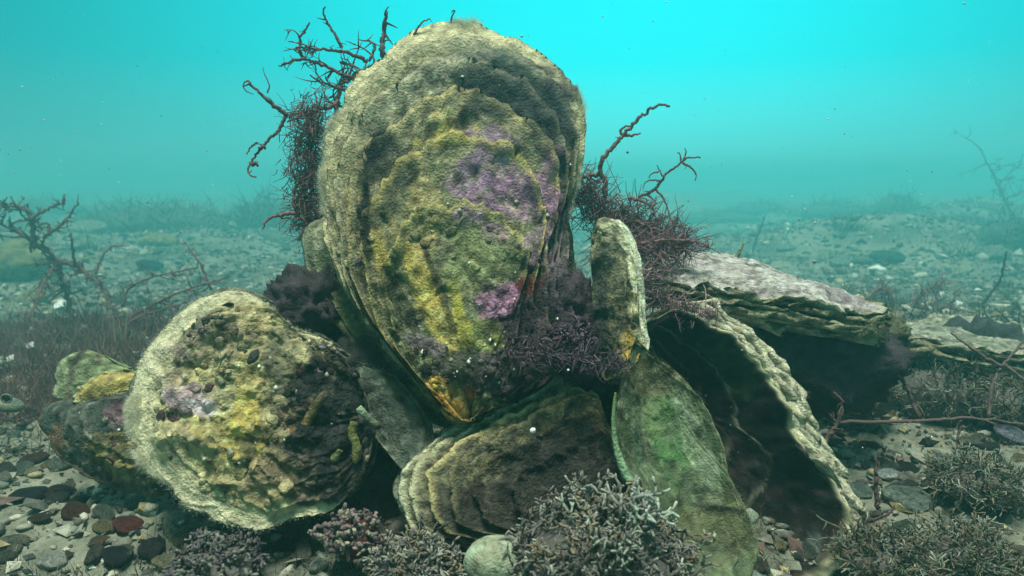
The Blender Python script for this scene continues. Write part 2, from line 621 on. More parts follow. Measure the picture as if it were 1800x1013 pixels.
def growths(v, parent, count, smax=0.93, size=0.0008, pal=((0.03, 0.033, 0.03), (0.17, 0.11, 0.14), (0.34, 0.31, 0.21), (0.06, 0.03, 0.03))):
    """crusty lumps of sponge, weed and lime grown onto a valve"""
    w = v['s'] * (v['s'] < smax) * (0.05 + sstep(-0.2, 0.5, fbm(v['F'] * 50 + 9, 3)))
    pick = rng.choice(len(w), count, p=w / w.sum())
    base = [ico(2, 60 + k, 0.4, 1.0) for k in range(5)]
    mb = MB()
    for k in pick:
        bv, bf = base[rng.integers(0, 5)]
        n = v['N'][k]
        a = np.cross(n, rng.normal(size=3)); a /= np.linalg.norm(a)
        M = np.stack([a, np.cross(n, a), n * rng.uniform(0.25, 0.6)], 0) * size * np.exp(rng.normal(0, 0.5))
        c = v['Cf'][k] * rng.uniform(0.4, 1.5) if rng.random() < 0.8 else np.array(pal[rng.integers(0, len(pal))]) * rng.uniform(0.6, 1.3)
        mb.add(v['F'][k] + bv @ M, None, bf, c * (1 + 0.4 * rng.uniform(-1, 1, (len(bv), 1))))
    o = mb.build('encrusting_growth', M_SHELL, v.get('obj', parent))
    o['kind'] = 'stuff'


def sheets(e, out, spec, label='lamella', NS=110, NT=330, fz=1500, specky=None, growth=0, **kw):
    """older growth layers lying on a valve: each a thin ragged sheet reaching less far from the hinge"""
    for k, (g, sh, col, edge) in enumerate(spec):
        k2 = dict(kw)
        k2['colours'] = col
        v = valve(out, grow=g, shift=sh, NS=NS, NT=NT, eseed=kw['seed'] + 3 * k + 1, edge_col=edge, edge_s=0.95, **k2)
        put_valve(label, v, e)
        if growth:
            growths(v, e, growth)
        if specky:
            specks(v, e, specky[0] // len(spec), specky[1])
        if fz:
            fuzz(v, e, fz, 0.93, 0.0009, 0.00005, edge, 0.5, 1)


def fuzz(v, parent, count, smin=0.8, length=0.0022, width=0.00009, col=(0.50, 0.47, 0.34), own=0.5, power=1.0, name='fuzz', out=0.8, keep=None):
    w = np.clip((v['s'] - smin) / (1 - smin), 0, 1) ** power
    w = w * v['s'] * (0.04 + sstep(-0.1, 0.6, fbm(v['F'] * 60 + 40, 3)) ** 1.5)
    if keep is not None:
        w = w * keep(v['px'], v['py'])
    pick = rng.choice(len(w), count, p=w / w.sum())
    base = v['F'][pick] + rng.normal(size=(count, 3)) * 0.0006
    edge = sstep(0.9, 1.0, v['s'][pick])[:, None]
    d = v['N'][pick] * (1 - 0.45 * edge) + v['rd'][pick] * edge * out + rng.normal(size=(count, 3)) * 0.95 + np.array((0, 0, 0.15))
    d /= np.linalg.norm(d, axis=1)[:, None]
    c = v['Cf'][pick] * own + np.array(col) * (1 - own)
    c = c * rng.uniform(0.7, 1.25, (count, 1))
    mb = MB()
    mb.blades(base, d, length * rng.uniform(0.2, 1.0, count) * (0.5 + 1.1 * sstep(-0.2, 0.7, fbm(v['F'][pick] * 60 + 40, 3))), width * rng.uniform(0.6, 1.4, count), c)
    o = mb.build(name, M_FUZZ, v.get('obj', parent), smooth=False)
    o['kind'] = 'stuff'
    return o


def specks(v, parent, count, region, size=0.0007, col=(0.75, 0.74, 0.62), name='tube_worm_specks'):
    """pin-head calcareous tube worms dotted over a valve"""
    x0, y0, x1, y1 = region
    ok = np.where((v['px'] > x0) & (v['px'] < x1) & (v['py'] > y0) & (v['py'] < y1) & (v['s'] < 0.97))[0]
    if len(ok) == 0: return
    pick = rng.choice(ok, count)
    mb = MB()
    o8 = np.array([(1, 0, 0), (-1, 0, 0), (0, 1, 0), (0, -1, 0), (0, 0, 1), (0, 0, -1)], float)
    f8 = np.array([(0, 2, 4), (2, 1, 4), (1, 3, 4), (3, 0, 4), (2, 0, 5), (1, 2, 5), (3, 1, 5), (0, 3, 5)])
    for k in pick:
        r = size * min(1.5, np.exp(rng.normal(-0.45, 0.5)))
        mb.add(v['F'][k] + o8 * r * rng.uniform(0.7, 1.3, 3), None, f8, np.array(col) * rng.uniform(0.25, 1.1))
    o = mb.build(name, M_FUZZ, v.get('obj', parent))
    o['kind'] = 'stuff'


def dd(pts, d0, ytop, ybot, dtop, dbot):
    """give outline points a depth that runs from top to bottom"""
    return [(x, y, dtop + (dbot - dtop) * (y - ytop) / (ybot - ytop)) for x, y in pts]


# --- the tall upright oyster
def big_oyster():
    e = thing('oyster', 'tallest oyster, standing upright, yellow and purple crusted with fuzzy rim', 'oyster', P(830, 740, 0.262))
    out = [(820, 742), (775, 720), (735, 680), (690, 620), (640, 560), (600, 500), (576, 430), (565, 350), (563, 290), (575, 230), (600, 172),
           (640, 122), (690, 78), (740, 45), (790, 33), (840, 40), (880, 57), (920, 70), (960, 97), (1000, 140), (1022, 185), (1029, 240),
           (1022, 300), (1006, 350), (1000, 400), (1002, 460), (1012, 520), (1022, 580), (1010, 640), (960, 685), (890, 715), (855, 745)]
    out = dd(out, 0, 33, 742, 0.292, 0.258)
    pat = [(800, 235, 75, 32, -12, YELLOW, 0.9), (790, 200, 50, 22, -15, (0.55, 0.40, 0.16), 0.7),
           (735, 480, 26, 95, -22, YELLOW, 0.95), (670, 450, 20, 45, -15, (0.52, 0.38, 0.08), 0.7), (775, 570, 26, 60, -22, YELLOW, 0.85),
           (810, 560, 14, 60, -15, (0.45, 0.38, 0.06), 0.8), (740, 380, 40, 110, -5, (0.36, 0.28, 0.12), 0.6),
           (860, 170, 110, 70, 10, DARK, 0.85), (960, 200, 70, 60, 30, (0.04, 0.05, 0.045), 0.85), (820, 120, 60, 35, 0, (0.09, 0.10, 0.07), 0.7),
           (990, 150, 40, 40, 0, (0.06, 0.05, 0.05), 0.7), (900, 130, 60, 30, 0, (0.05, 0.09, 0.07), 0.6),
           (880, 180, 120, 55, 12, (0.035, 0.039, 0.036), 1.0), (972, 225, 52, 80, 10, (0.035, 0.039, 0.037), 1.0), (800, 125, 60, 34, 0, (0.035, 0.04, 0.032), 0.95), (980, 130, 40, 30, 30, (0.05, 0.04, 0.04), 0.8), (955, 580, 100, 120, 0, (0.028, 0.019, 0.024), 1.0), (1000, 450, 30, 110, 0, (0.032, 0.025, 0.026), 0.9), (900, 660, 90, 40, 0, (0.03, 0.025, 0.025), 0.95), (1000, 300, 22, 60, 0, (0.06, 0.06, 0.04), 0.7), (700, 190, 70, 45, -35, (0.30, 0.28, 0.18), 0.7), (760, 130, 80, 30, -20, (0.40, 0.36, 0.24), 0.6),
           (850, 310, 70, 85, 10, PURPLE, 0.85), (920, 330, 60, 70, 20, (0.30, 0.15, 0.24), 0.8), (880, 240, 60, 40, 10, (0.30, 0.19, 0.26), 0.75),
           (870, 410, 30, 22, 0, (0.36, 0.19, 0.27), 0.6), (960, 420, 55, 60, 0, (0.22, 0.14, 0.19), 0.7), (880, 530, 48, 30, -10, (0.42, 0.20, 0.30), 0.9),
           (830, 450, 60, 60, 0, (0.20, 0.22, 0.09), 0.55), (880, 460, 50, 40, 0, (0.17, 0.19, 0.09), 0.5), (850, 610, 40, 45, 0, (0.18, 0.20, 0.05), 0.6),
           (660, 270, 26, 46, 25, (0.015, 0.017, 0.016), 1.0), (637, 360, 11, 70, 0, (0.012, 0.013, 0.013), 1.0), (700, 300, 40, 50, 0, (0.05, 0.05, 0.035), 0.85), (645, 430, 10, 50, -8, (0.02, 0.02, 0.018), 0.9), (700, 520, 12, 80, -28, (0.03, 0.03, 0.02), 0.85), (770, 500, 8, 90, -20, (0.05, 0.045, 0.02), 0.8),  # narrow near-black patches paint the shade inside crevices and slits
           (690, 400, 30, 90, -8, (0.13, 0.12, 0.07), 0.6), (640, 480, 30, 60, -25, (0.20, 0.17, 0.10), 0.5),
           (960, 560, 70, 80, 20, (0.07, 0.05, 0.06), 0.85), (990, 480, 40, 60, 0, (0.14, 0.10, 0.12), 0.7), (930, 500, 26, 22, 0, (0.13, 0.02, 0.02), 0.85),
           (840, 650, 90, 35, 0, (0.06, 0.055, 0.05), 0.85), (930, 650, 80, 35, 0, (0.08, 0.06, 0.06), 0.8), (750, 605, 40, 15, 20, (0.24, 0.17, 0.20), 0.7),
           (770, 690, 34, 28, 20, (0.55, 0.30, 0.06), 0.9), (800, 720, 22, 34, 0, (0.60, 0.36, 0.08), 0.95), (822, 692, 14, 14, 0, (0.35, 0.12, 0.05), 0.8),
           (610, 300, 28, 200, 4, (0.36, 0.31, 0.15), 0.45), (680, 120, 80, 40, -40, (0.40, 0.36, 0.19), 0.5)]
    v = valve(out, 0.007, 0.030, 220, 470, 9, 0.0012, 0.0010, 0.0026, 0.004, 0.004, seed=3, ragged=1.0, patches=pat,
              colours=((0.33, 0.27, 0.12), (0.25, 0.23, 0.12), (0.13, 0.11, 0.07)), edge_col=(0.62, 0.55, 0.32), edge_s=0.87, edge_f=0.07, rimsoft=0.90)
    put_valve('upper_valve', v, e)
    sheets(e, out, [
        (0.92, 0.0020, ((0.34, 0.29, 0.15), (0.26, 0.23, 0.13), (0.10, 0.09, 0.06)), (0.46, 0.41, 0.25)),
        (0.845, 0.0046, ((0.24, 0.22, 0.13), (0.17, 0.16, 0.11), (0.07, 0.065, 0.05)), (0.42, 0.38, 0.24)),
        (0.75, 0.0076, ((0.28, 0.245, 0.135), (0.20, 0.18, 0.11), (0.09, 0.08, 0.05)), (0.46, 0.37, 0.17)),
        (0.63, 0.0104, ((0.26, 0.235, 0.12), (0.19, 0.185, 0.10), (0.10, 0.085, 0.045)), (0.48, 0.38, 0.13)),
        (0.48, 0.0124, ((0.21, 0.20, 0.10), (0.16, 0.165, 0.09), (0.08, 0.07, 0.045)), (0.40, 0.34, 0.12)),
    ], NS=104, NT=320, fz=0, specky=(190, (740, 90, 1010, 680)), dome=0.007, edge_w=0.030, rings=9, step=0.0010, rough=0.0011, ruffle=0.0034, wave=0.0012, thick=0.0011, seed=3, flare=0.0026, patches=pat, crust=0.0014, growth=130)
    fuzz(v, e, 34000, 0.955, 0.0018, 0.000035, (0.72, 0.70, 0.55), 0.3, 0.6)
    V, F = ico(4, 33, 0.25, 1.0)
    V = V * np.array((0.0042, 0.0050, 0.0085))
    V[:, 0] += -0.25 * V[:, 2]
    V = V + (0.0008 * fbm(V * 500, 4))[:, None] * np.array((1, 1, 0.5))
    mb = MB()
    w = sstep(-0.3, 0.5, fbm(V * 260, 3))[:, None]
    mb.add(P(803, 706, 0.253) + V, None, F, np.array((0.55, 0.33, 0.08)) * (1 - w) + np.array((0.46, 0.36, 0.14)) * w)
    mb.build('hinge', M_SHELL, e)['label'] = 'orange hinge lobe'
    lo = [(824, 748), (765, 745), (705, 698), (640, 628), (578, 556), (545, 490), (531, 432), (538, 405), (565, 385), (640, 330), (760, 280), (900, 280),
          (985, 350), (1010, 450), (1010, 560), (980, 650), (900, 715)]
    lo = dd(lo, 0, 280, 745, 0.303, 0.268)
    v2 = valve(lo, 0.006, 0.02, 70, 300, 5, 0.002, 0.0008, 0.0014, 0.003, 0.007, seed=5, colours=((0.14, 0.15, 0.07), (0.10, 0.12, 0.07), (0.06, 0.06, 0.04)),
               edge_col=(0.34, 0.36, 0.24), edge_s=0.95)
    put_valve('lower_valve', v2, e)
    fuzz(v2, e, 5000, 0.93, 0.0012, 0.00008, (0.30, 0.33, 0.24), 0.6, 1)
    return e


big_oyster()


# --- the round fuzzy oyster at the left
def round_oyster():
    e = thing('oyster', 'round fuzzy yellowish oyster facing the camera left of the tallest oyster', 'oyster', P(450, 925, 0.252))
    out = [(640, 690), (600, 625), (560, 592), (505, 570), (470, 535), (430, 513), (380, 517), (330, 541), (285, 580), (252, 630), (234, 690), (231, 750),
           (246, 800), (280, 842), (310, 868), (330, 893), (370, 906), (420, 928), (470, 925), (530, 910), (585, 893), (630, 850), (655, 780)]
    out = dd(out, 0, 513, 928, 0.262, 0.236)
    pat = [(430, 720, 20, 75, 8, YELLOW, 0.9), (420, 790, 30, 30, 0, (0.42, 0.32, 0.06), 0.8), (400, 760, 60, 30, 0, (0.40, 0.30, 0.08), 0.6),
           (330, 700, 40, 22, 0, (0.38, 0.24, 0.30), 0.7), (360, 715, 30, 14, 0, (0.5, 0.42, 0.44), 0.6), (350, 590, 60, 24, -15, (0.20, 0.14, 0.12), 0.5),
           (440, 600, 50, 22, 20, (0.15, 0.12, 0.08), 0.5), (430, 650, 60, 30, 0, (0.26, 0.22, 0.12), 0.5), (300, 640, 30, 40, 0, (0.28, 0.18, 0.2), 0.4),
           (520, 690, 35, 40, 0, (0.24, 0.20, 0.08), 0.7), (530, 735, 28, 30, 0, (0.26, 0.10, 0.05), 0.75), (540, 770, 12, 20, 0, (0.55, 0.36, 0.10), 0.8),
           (600, 700, 70, 100, 0, (0.02, 0.021, 0.02), 1.0), (585, 820, 85, 80, 0, (0.02, 0.02, 0.02), 1.0),  (500, 630, 24, 50, 0, (0.09, 0.09, 0.06), 0.6),  # near-black patches paint the shadow lying over the right side
           (485, 720, 20, 60, 0, (0.11, 0.10, 0.07), 0.6), (430, 850, 80, 50, 10, (0.33, 0.26, 0.10), 0.6), (500, 850, 60, 40, 0, (0.16, 0.12, 0.09), 0.6),
           (450, 545, 50, 25, 20, (0.42, 0.34, 0.16), 0.6), (440, 785, 10, 22, 10, DARK, 0.7)]
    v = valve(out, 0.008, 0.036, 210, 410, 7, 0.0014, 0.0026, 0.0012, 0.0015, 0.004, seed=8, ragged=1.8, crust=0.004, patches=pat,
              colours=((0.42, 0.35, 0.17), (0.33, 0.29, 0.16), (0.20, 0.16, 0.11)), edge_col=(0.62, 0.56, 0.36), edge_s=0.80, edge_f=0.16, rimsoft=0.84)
    put_valve('upper_valve', v, e)
    fuzz(v, e, 30000, 0.95, 0.0015, 0.000035, (0.74, 0.72, 0.56), 0.3, 0.6, keep=lambda x, y: sstep(600, 470, x))
    growths(v, e, 420, 0.88)
    specks(v, e, 24, (300, 560, 600, 860))
    v2 = valve([(x + (10 if x > 440 else -2), y - 4, d + 0.014) for x, y, d in out], -0.006, 0.03, 40, 200, 4, 0.001, 0.0008, 0.001, 0.002, 0.006, seed=9,
               colours=(DARK, (0.06, 0.06, 0.05), BROWN), edge_col=(0.16, 0.16, 0.11))
    put_valve('lower_valve', v2, e)


round_oyster()


# --- the little dark oyster at the far left
def small_oyster():
    e = thing('oyster', 'small dark oyster with yellow lip at the left end of the cluster', 'oyster', P(180, 860, 0.29))
    top = [(290, 670), (262, 655), (235, 650), (205, 640), (180, 624), (150, 619), (122, 626), (102, 645), (96, 672), (100, 700), (140, 705), (200, 690), (250, 690)]
    v = valve(dd(top, 0, 619, 705, 0.302, 0.292), 0.004, 0.02, 50, 160, 4, 0.0012, 0.0008, 0.0008, 0.001, 0.003, seed=12,
              colours=((0.20, 0.24, 0.12), (0.15, 0.17, 0.09), (0.10, 0.07, 0.05)), edge_col=(0.26, 0.29, 0.17), ring_dark=0.3)
    put_valve('upper_valve', v, e, label='green upper valve')
    lip = [(285, 668), (235, 656), (200, 657), (172, 664), (150, 680), (128, 700), (140, 715), (180, 706), (215, 700), (250, 690)]
    v = valve(dd(lip, 0, 656, 715, 0.286, 0.278), 0.005, 0.012, 40, 130, 3, 0.0012, 0.0006, 0.0007, 0.002, 0.002, seed=13,
              colours=((0.50, 0.37, 0.10), (0.34, 0.26, 0.09), (0.18, 0.13, 0.06)), edge_col=(0.55, 0.48, 0.24), edge_s=0.9)
    put_valve('lip', v, e, label='yellow curled lip')
    body = [(320, 760), (280, 690), (220, 685), (160, 700), (110, 705), (78, 725), (82, 765), (100, 800), (140, 830), (180, 852), (240, 872), (300, 862)]
    v = valve(dd(body, 0, 685, 872, 0.288, 0.268), 0.014, 0.02, 80, 200, 5, 0.002, 0.0016, 0.001, 0.001, 0.006, seed=14,
              patches=[(200, 725, 30, 22, 0, (0.14, 0.06, 0.09), 0.8), (200, 800, 60, 30, 10, (0.24, 0.19, 0.06), 0.6), (100, 780, 18, 40, 0, (0.20, 0.09, 0.04), 0.7),
                       (240, 830, 50, 25, 0, (0.22, 0.18, 0.07), 0.5)],
              colours=((0.06, 0.07, 0.055), (0.09, 0.10, 0.08), (0.04, 0.03, 0.03)), edge_col=(0.10, 0.08, 0.05))
    put_valve('lower_valve', v, e)
    fuzz(v, e, 5000, 0.2, 0.0011, 0.00008, (0.2, 0.2, 0.15), 0.7, 0.3)
    growths(v, e, 120, 0.95)
    specks(v, e, 16, (90, 690, 300, 860), 0.0006)


small_oyster()


# --- brown oyster leaning at the front of the cluster
def front_oyster():
    e = thing('oyster', 'brown layered oyster leaning in front of the tallest oyster', 'oyster', P(880, 950, 0.235))
    out = [(1075, 905), (1045, 945), (960, 975), (860, 970), (770, 955), (722, 930), (703, 880), (706, 832), (738, 792), (798, 752), (868, 715), (940, 682),
           (1000, 662), (1035, 672), (1060, 740), (1080, 830)]
    out = [(x, y, 0.232 + 0.026 * (975 - y) / 310 + 0.008 * (x - 700) / 380) for x, y in out]
    pat = [(960, 860, 130, 100, -30, (0.025, 0.023, 0.02), 0.95), (860, 900, 120, 60, -20, (0.04, 0.035, 0.028), 0.85), (1020, 720, 50, 50, 0, (0.08, 0.06, 0.06), 0.7),  # near-black patches paint shade over the lower right and central hollow
           (740, 860, 14, 60, 8, (0.40, 0.34, 0.12), 0.6), (870, 770, 90, 16, -25, (0.36, 0.29, 0.11), 0.6)]
    v = valve(out, 0.004, 0.028, 120, 320, 7, 0.0010, 0.0012, 0.0009, 0.0015, 0.005, seed=21, ragged=0.35, patches=pat,
              colours=((0.26, 0.22, 0.10), (0.16, 0.15, 0.08), (0.09, 0.07, 0.045)), edge_col=(0.58, 0.57, 0.38), edge_s=0.95, ring_dark=0.75)
    put_valve('upper_valve', v, e)
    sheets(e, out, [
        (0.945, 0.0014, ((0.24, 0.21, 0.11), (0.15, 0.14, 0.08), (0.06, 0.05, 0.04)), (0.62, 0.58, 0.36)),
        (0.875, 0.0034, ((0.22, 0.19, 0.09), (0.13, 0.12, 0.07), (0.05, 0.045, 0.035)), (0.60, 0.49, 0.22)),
        (0.78, 0.0054, ((0.15, 0.13, 0.065), (0.09, 0.085, 0.05), (0.04, 0.035, 0.028)), (0.20, 0.17, 0.09)),  # from here inward the sheets are darkened to paint shade lower down
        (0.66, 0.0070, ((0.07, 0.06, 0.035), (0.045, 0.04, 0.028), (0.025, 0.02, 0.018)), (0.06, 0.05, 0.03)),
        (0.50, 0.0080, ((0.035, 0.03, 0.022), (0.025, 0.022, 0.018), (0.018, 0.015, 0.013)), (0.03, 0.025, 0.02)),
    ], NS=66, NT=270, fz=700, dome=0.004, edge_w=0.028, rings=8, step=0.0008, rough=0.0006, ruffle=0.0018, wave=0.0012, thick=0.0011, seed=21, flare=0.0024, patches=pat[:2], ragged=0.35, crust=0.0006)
    fuzz(v, e, 4000, 0.9, 0.0008, 0.00005, (0.38, 0.36, 0.24), 0.6, 0.8)
    growths(v, e, 60, 0.9)
    specks(v, e, 14, (730, 720, 1000, 920), 0.0006)
    low = [(x - 8 if x < 760 else x, y - (6 if y < 800 else 0), d + 0.008) for x, y, d in out]
    v2 = valve(low, 0.002, 0.02, 50, 240, 5, 0.0015, 0.0008, 0.0012, 0.0022, 0.004, seed=22, colours=((0.17, 0.18, 0.10), (0.12, 0.13, 0.08), DARK),
               edge_col=(0.26, 0.29, 0.20), edge_s=0.95)
    put_valve('lower_valve', v2, e)
    m = MB()
    c = P(935, 758, 0.236)
    m.tube([c, c + (0.0004, -0.0006, 0.0004), c + (0.0006, -0.0010, 0.0010)], [0.0009, 0.0010, 0.0006], 8, (0.85, 0.88, 0.84))
    m.build('white_speck', M_FUZZ, e)


front_oyster()


# --- narrow shell standing on edge
def edge_oyster():
    e = thing('oyster', 'narrow oyster standing on edge, its pale ribbed rim turned right', 'oyster', P(1085, 655, 0.245))
    out = [(1066, 668), (1050, 600), (1045, 520), (1041, 450), (1046, 408), (1060, 388), (1082, 393), (1106, 424), (1120, 482), (1124, 550), (1131, 612), (1126, 655), (1096, 672)]
    out = [(x, y, 0.252 - 0.006 * (x - 1030) / 100 + 0.012 * (660 - y) / 270) for x, y in out]
    pat = [(1110, 615, 26, 30, 0, (0.52, 0.33, 0.05), 0.9), (1058, 480, 20, 80, 5, (0.05, 0.055, 0.04), 0.9), (1060, 580, 26, 70, 0, (0.03, 0.032, 0.028), 0.95), (1085, 500, 10, 90, -4, (0.10, 0.10, 0.06), 0.8),
           (1062, 402, 24, 16, 0, (0.50, 0.46, 0.28), 0.9), (1112, 470, 9, 60, -9, (0.56, 0.56, 0.34), 1.0), (1120, 555, 9, 60, -2, (0.56, 0.55, 0.32), 1.0), (1098, 425, 10, 26, -25, (0.56, 0.56, 0.36), 1.0), (1080, 540, 14, 80, 0, (0.14, 0.13, 0.07), 0.6), (1075, 640, 30, 22, 0, (0.08, 0.05, 0.05), 0.7)]
    v = valve(out, 0.005, 0.016, 130, 260, 5, 0.0030, 0.0013, 0.0007, 0.001, 0.006, seed=31, wave_f=5, ragged=0.6, patches=pat,
              colours=((0.20, 0.19, 0.10), (0.14, 0.14, 0.08), (0.07, 0.065, 0.04)), edge_col=None)
    put_valve('upper_valve', v, e)
    sheets(e, out, [
        (0.90, 0.0016, ((0.24, 0.22, 0.12), (0.17, 0.17, 0.10), (0.08, 0.08, 0.05)), None),
        (0.76, 0.0036, ((0.17, 0.16, 0.09), (0.12, 0.12, 0.08), (0.06, 0.06, 0.04)), None),
    ], NS=80, NT=240, fz=0, dome=0.005, edge_w=0.016, rings=6, step=0.0010, rough=0.0012, ruffle=0.0020, wave=0.001, thick=0.001, seed=31, flare=0.0010, patches=pat, crust=0.002)
    fuzz(v, e, 3000, 0.8, 0.0007, 0.00004, (0.4, 0.4, 0.27), 0.6, 0.7)
    for k in range(2):
        lo = [(x + (6 + 5 * k if x > 1070 else 2), y - (2 if y < 450 else 0), d + 0.006 + 0.005 * k) for x, y, d in out]
        v2 = valve(lo, 0.002, 0.01, 50, 200, 4, 0.001, 0.0008, 0.0009, 0.0016, 0.004, seed=32 + k, colours=((0.42, 0.43, 0.26), (0.32, 0.34, 0.20), BROWN),
                   edge_col=(0.60, 0.62, 0.44), edge_s=0.90)
        put_valve('lamella', v2, e)


edge_oyster()


# --- green inner side of a long valve
def green_oyster():
    e = thing('oyster_valve', 'long green inside-out oyster valve below the narrow upright oyster', 'oyster', P(1270, 1015, 0.225))
    out = [(1112, 606), (1092, 680), (1078, 735), (1079, 785), (1094, 838), (1130, 872), (1160, 930), (1180, 990), (1215, 1040), (1290, 1045), (1326, 1005), (1329, 950), (1308, 890),
           (1282, 830), (1262, 762), (1230, 700), (1185, 650), (1140, 618)]
    out = [(x, y, 0.212 + 0.028 * (1040 - y) / 400 + 0.004 * (x - 1080) / 250) for x, y in out]
    pat = [(1180, 780, 34, 90, -15, (0.07, 0.16, 0.045), 0.8), (1150, 730, 26, 40, 0, (0.16, 0.22, 0.08), 0.6), (1225, 790, 22, 120, -20, (0.24, 0.28, 0.18), 0.6),
           (1250, 930, 80, 70, 0, (0.10, 0.10, 0.04), 0.7), (1150, 660, 50, 36, 0, (0.09, 0.08, 0.04), 0.8), (1120, 780, 14, 60, -5, (0.03, 0.06, 0.03), 0.6),
           (1250, 890, 70, 6, 8, (0.03, 0.035, 0.02), 0.7), (1195, 860, 40, 40, 0, (0.05, 0.06, 0.03), 0.6)]
    v = valve(out, -0.007, 0.016, 150, 300, 9, 0.0006, 0.0006, 0.0010, 0.0016, 0.003, seed=41, patches=pat,
              colours=((0.075, 0.10, 0.045), (0.105, 0.12, 0.065), (0.04, 0.045, 0.022)), edge_col=(0.28, 0.28, 0.14), edge_s=0.965, ring_dark=0.3, lip=0.0012, rad_ridge=0.0003)
    put_valve('upper_valve', v, e, M_INNER)
    fuzz(v, e, 2500, 0.9, 0.0008, 0.00007, (0.3, 0.32, 0.2), 0.6, 1)
    m = MB()
    pts = resample([P(x, y, 0.2275 - 0.006 * k / 5) for k, (x, y) in enumerate([(1082, 690), (1078, 735), (1082, 780), (1092, 815), (1104, 842), (1118, 852)])], 20, False)
    m.tube(pts, np.interp(np.linspace(0, 1, 20), [0, 0.5, 0.9, 1], [0.0004, 0.0009, 0.0014, 0.0008]), 8, (0.14, 0.22, 0.07), (0.28, 0.42, 0.26), 0.2)
    m.build('rim_roll', M_SHELL, e)


green_oyster()


# --- dark gaping valve at the right
def dark_oyster():
    e = thing('oyster_valve', 'large dark hollow oyster valve with pale wavy rim under the flat oyster', 'oyster', P(1400, 1000, 0.25))
    out = [(1095, 640), (1120, 585), (1160, 556), (1205, 547), (1250, 572), (1296, 602), (1340, 652), (1378, 702), (1408, 768), (1445, 812), (1474, 862), (1492, 920), (1490, 970),
           (1462, 1008), (1380, 1040), (1290, 1040), (1190, 980), (1120, 860), (1090, 740)]
    out = [(x, y, 0.236 + 0.030 * (1040 - y) / 480) for x, y in out]
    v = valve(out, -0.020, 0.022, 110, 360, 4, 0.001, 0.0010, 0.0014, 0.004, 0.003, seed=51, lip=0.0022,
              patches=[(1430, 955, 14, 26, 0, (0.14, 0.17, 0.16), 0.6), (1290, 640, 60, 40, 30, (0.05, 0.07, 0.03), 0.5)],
              colours=((0.012, 0.012, 0.011), (0.018, 0.016, 0.015), (0.030, 0.018, 0.018)), edge_col=(0.60, 0.58, 0.36), edge_s=0.955, ring_dark=0.2, wave_f=22)  # near-black: dark brown shell plus the hollow's shade, put into the colour
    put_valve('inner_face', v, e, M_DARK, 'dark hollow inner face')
    specks(v, e, 60, (1180, 600, 1480, 1000), 0.0004, (0.20, 0.22, 0.20))
    for k in range(4):
        o2 = [(x + (8 + 8 * k if x > 1200 and y < 990 else 0), y - (4 + 4 * k if y < 800 else -2), d + 0.002 + 0.0030 * k) for x, y, d in out]
        v2 = valve(o2, -0.025, 0.022, lip=0.002, NS=34, NT=280, rings=4, step=0.001, rough=0.0008, ruffle=0.0022, wave=0.004, thick=0.002, seed=52 + k, colours=((0.32, 0.30, 0.18), (0.22, 0.22, 0.13), (0.20, 0.13, 0.14)),
                   edge_col=(0.62, 0.58, 0.40), edge_s=0.93, wave_f=22)
        put_valve('lamella', v2, e)
        if k == 3:
            fuzz(v2, e, 1500, 0.97, 0.0010, 0.00004, (0.46, 0.42, 0.32), 0.4, 1)


dark_oyster()


# --- flat layered oysters lying at the right
def flat_oyster(name, label, poly, z0, layers, dz, seed, cols, edge, outward=0.0, topcol=None, dens=6000):
    """poly: picture points of the upper face's rim; each meets the slanting plane z0(px, py)"""
    pts = []
    for (x, y, d) in poly:
        pts.append(P(x, y, d))
    base = np.mean(pts, axis=0)
    e = thing(name, label, 'oyster', base - np.array((0, 0, dz * layers)))
    for k in range(layers):
        f = 1.0 + outward * min(k, layers - 3) - 0.05 * max(0, k - layers + 3) + rng.uniform(-0.02, 0.02)
        q = [base + (p - base) * np.array((f, f, 1)) - np.array((0, 0, dz * k)) for p in pts]
        v = valve(q, 0.004 if k == 0 else 0.001, 0.02, 90 if k == 0 else 38, 280, 6, 0.0012 if k == 0 else 0.0008, 0.0010, 0.0034, 0.0036, dz * rng.uniform(0.5, 0.9), up=(0, -0.1, 1), seed=seed + k,
                  colours=topcol if (k == 0 and topcol) else cols[k % len(cols)], edge_col=edge[k % len(edge)], edge_s=0.95, wave_f=20, back_dome=0.2,
                  back_col=(0.10, 0.09, 0.07))
        put_valve('upper_valve' if k == 0 else 'lamella', v, e)
        if k == 0:
            fuzz(v, e, dens, 0.1, 0.0011, 0.00008, (0.5, 0.48, 0.4), 0.6, 0.1)
        else:
            fuzz(v, e, 1200, 0.96, 0.0010, 0.00007, (0.34, 0.32, 0.2), 0.6, 1)
    return e


PINK = ((0.46, 0.42, 0.38), (0.40, 0.34, 0.33), (0.24, 0.20, 0.19))
LAY = [((0.34, 0.30, 0.17), (0.25, 0.23, 0.13), BROWN), ((0.20, 0.19, 0.11), (0.30, 0.27, 0.15), DARK), ((0.28, 0.25, 0.15), (0.16, 0.16, 0.1), BROWN)]
EDG = [(0.46, 0.42, 0.27), (0.26, 0.24, 0.14), (0.40, 0.36, 0.20)]
flat_oyster('oyster', 'flat layered oyster lying level on top of the dark hollow valve', [
    (1130, 482, 0.300), (1150, 452, 0.335), (1215, 452, 0.345), (1300, 460, 0.345), (1370, 478, 0.335), (1440, 505, 0.318), (1490, 520, 0.306), (1535, 532, 0.296), (1560, 546, 0.288),
    (1535, 553, 0.284), (1490, 549, 0.279), (1420, 535, 0.276), (1340, 522, 0.276), (1260, 507, 0.278), (1180, 498, 0.282)], 0, 7, 0.0018, 70, LAY, EDG, 0.012, PINK, 5000)
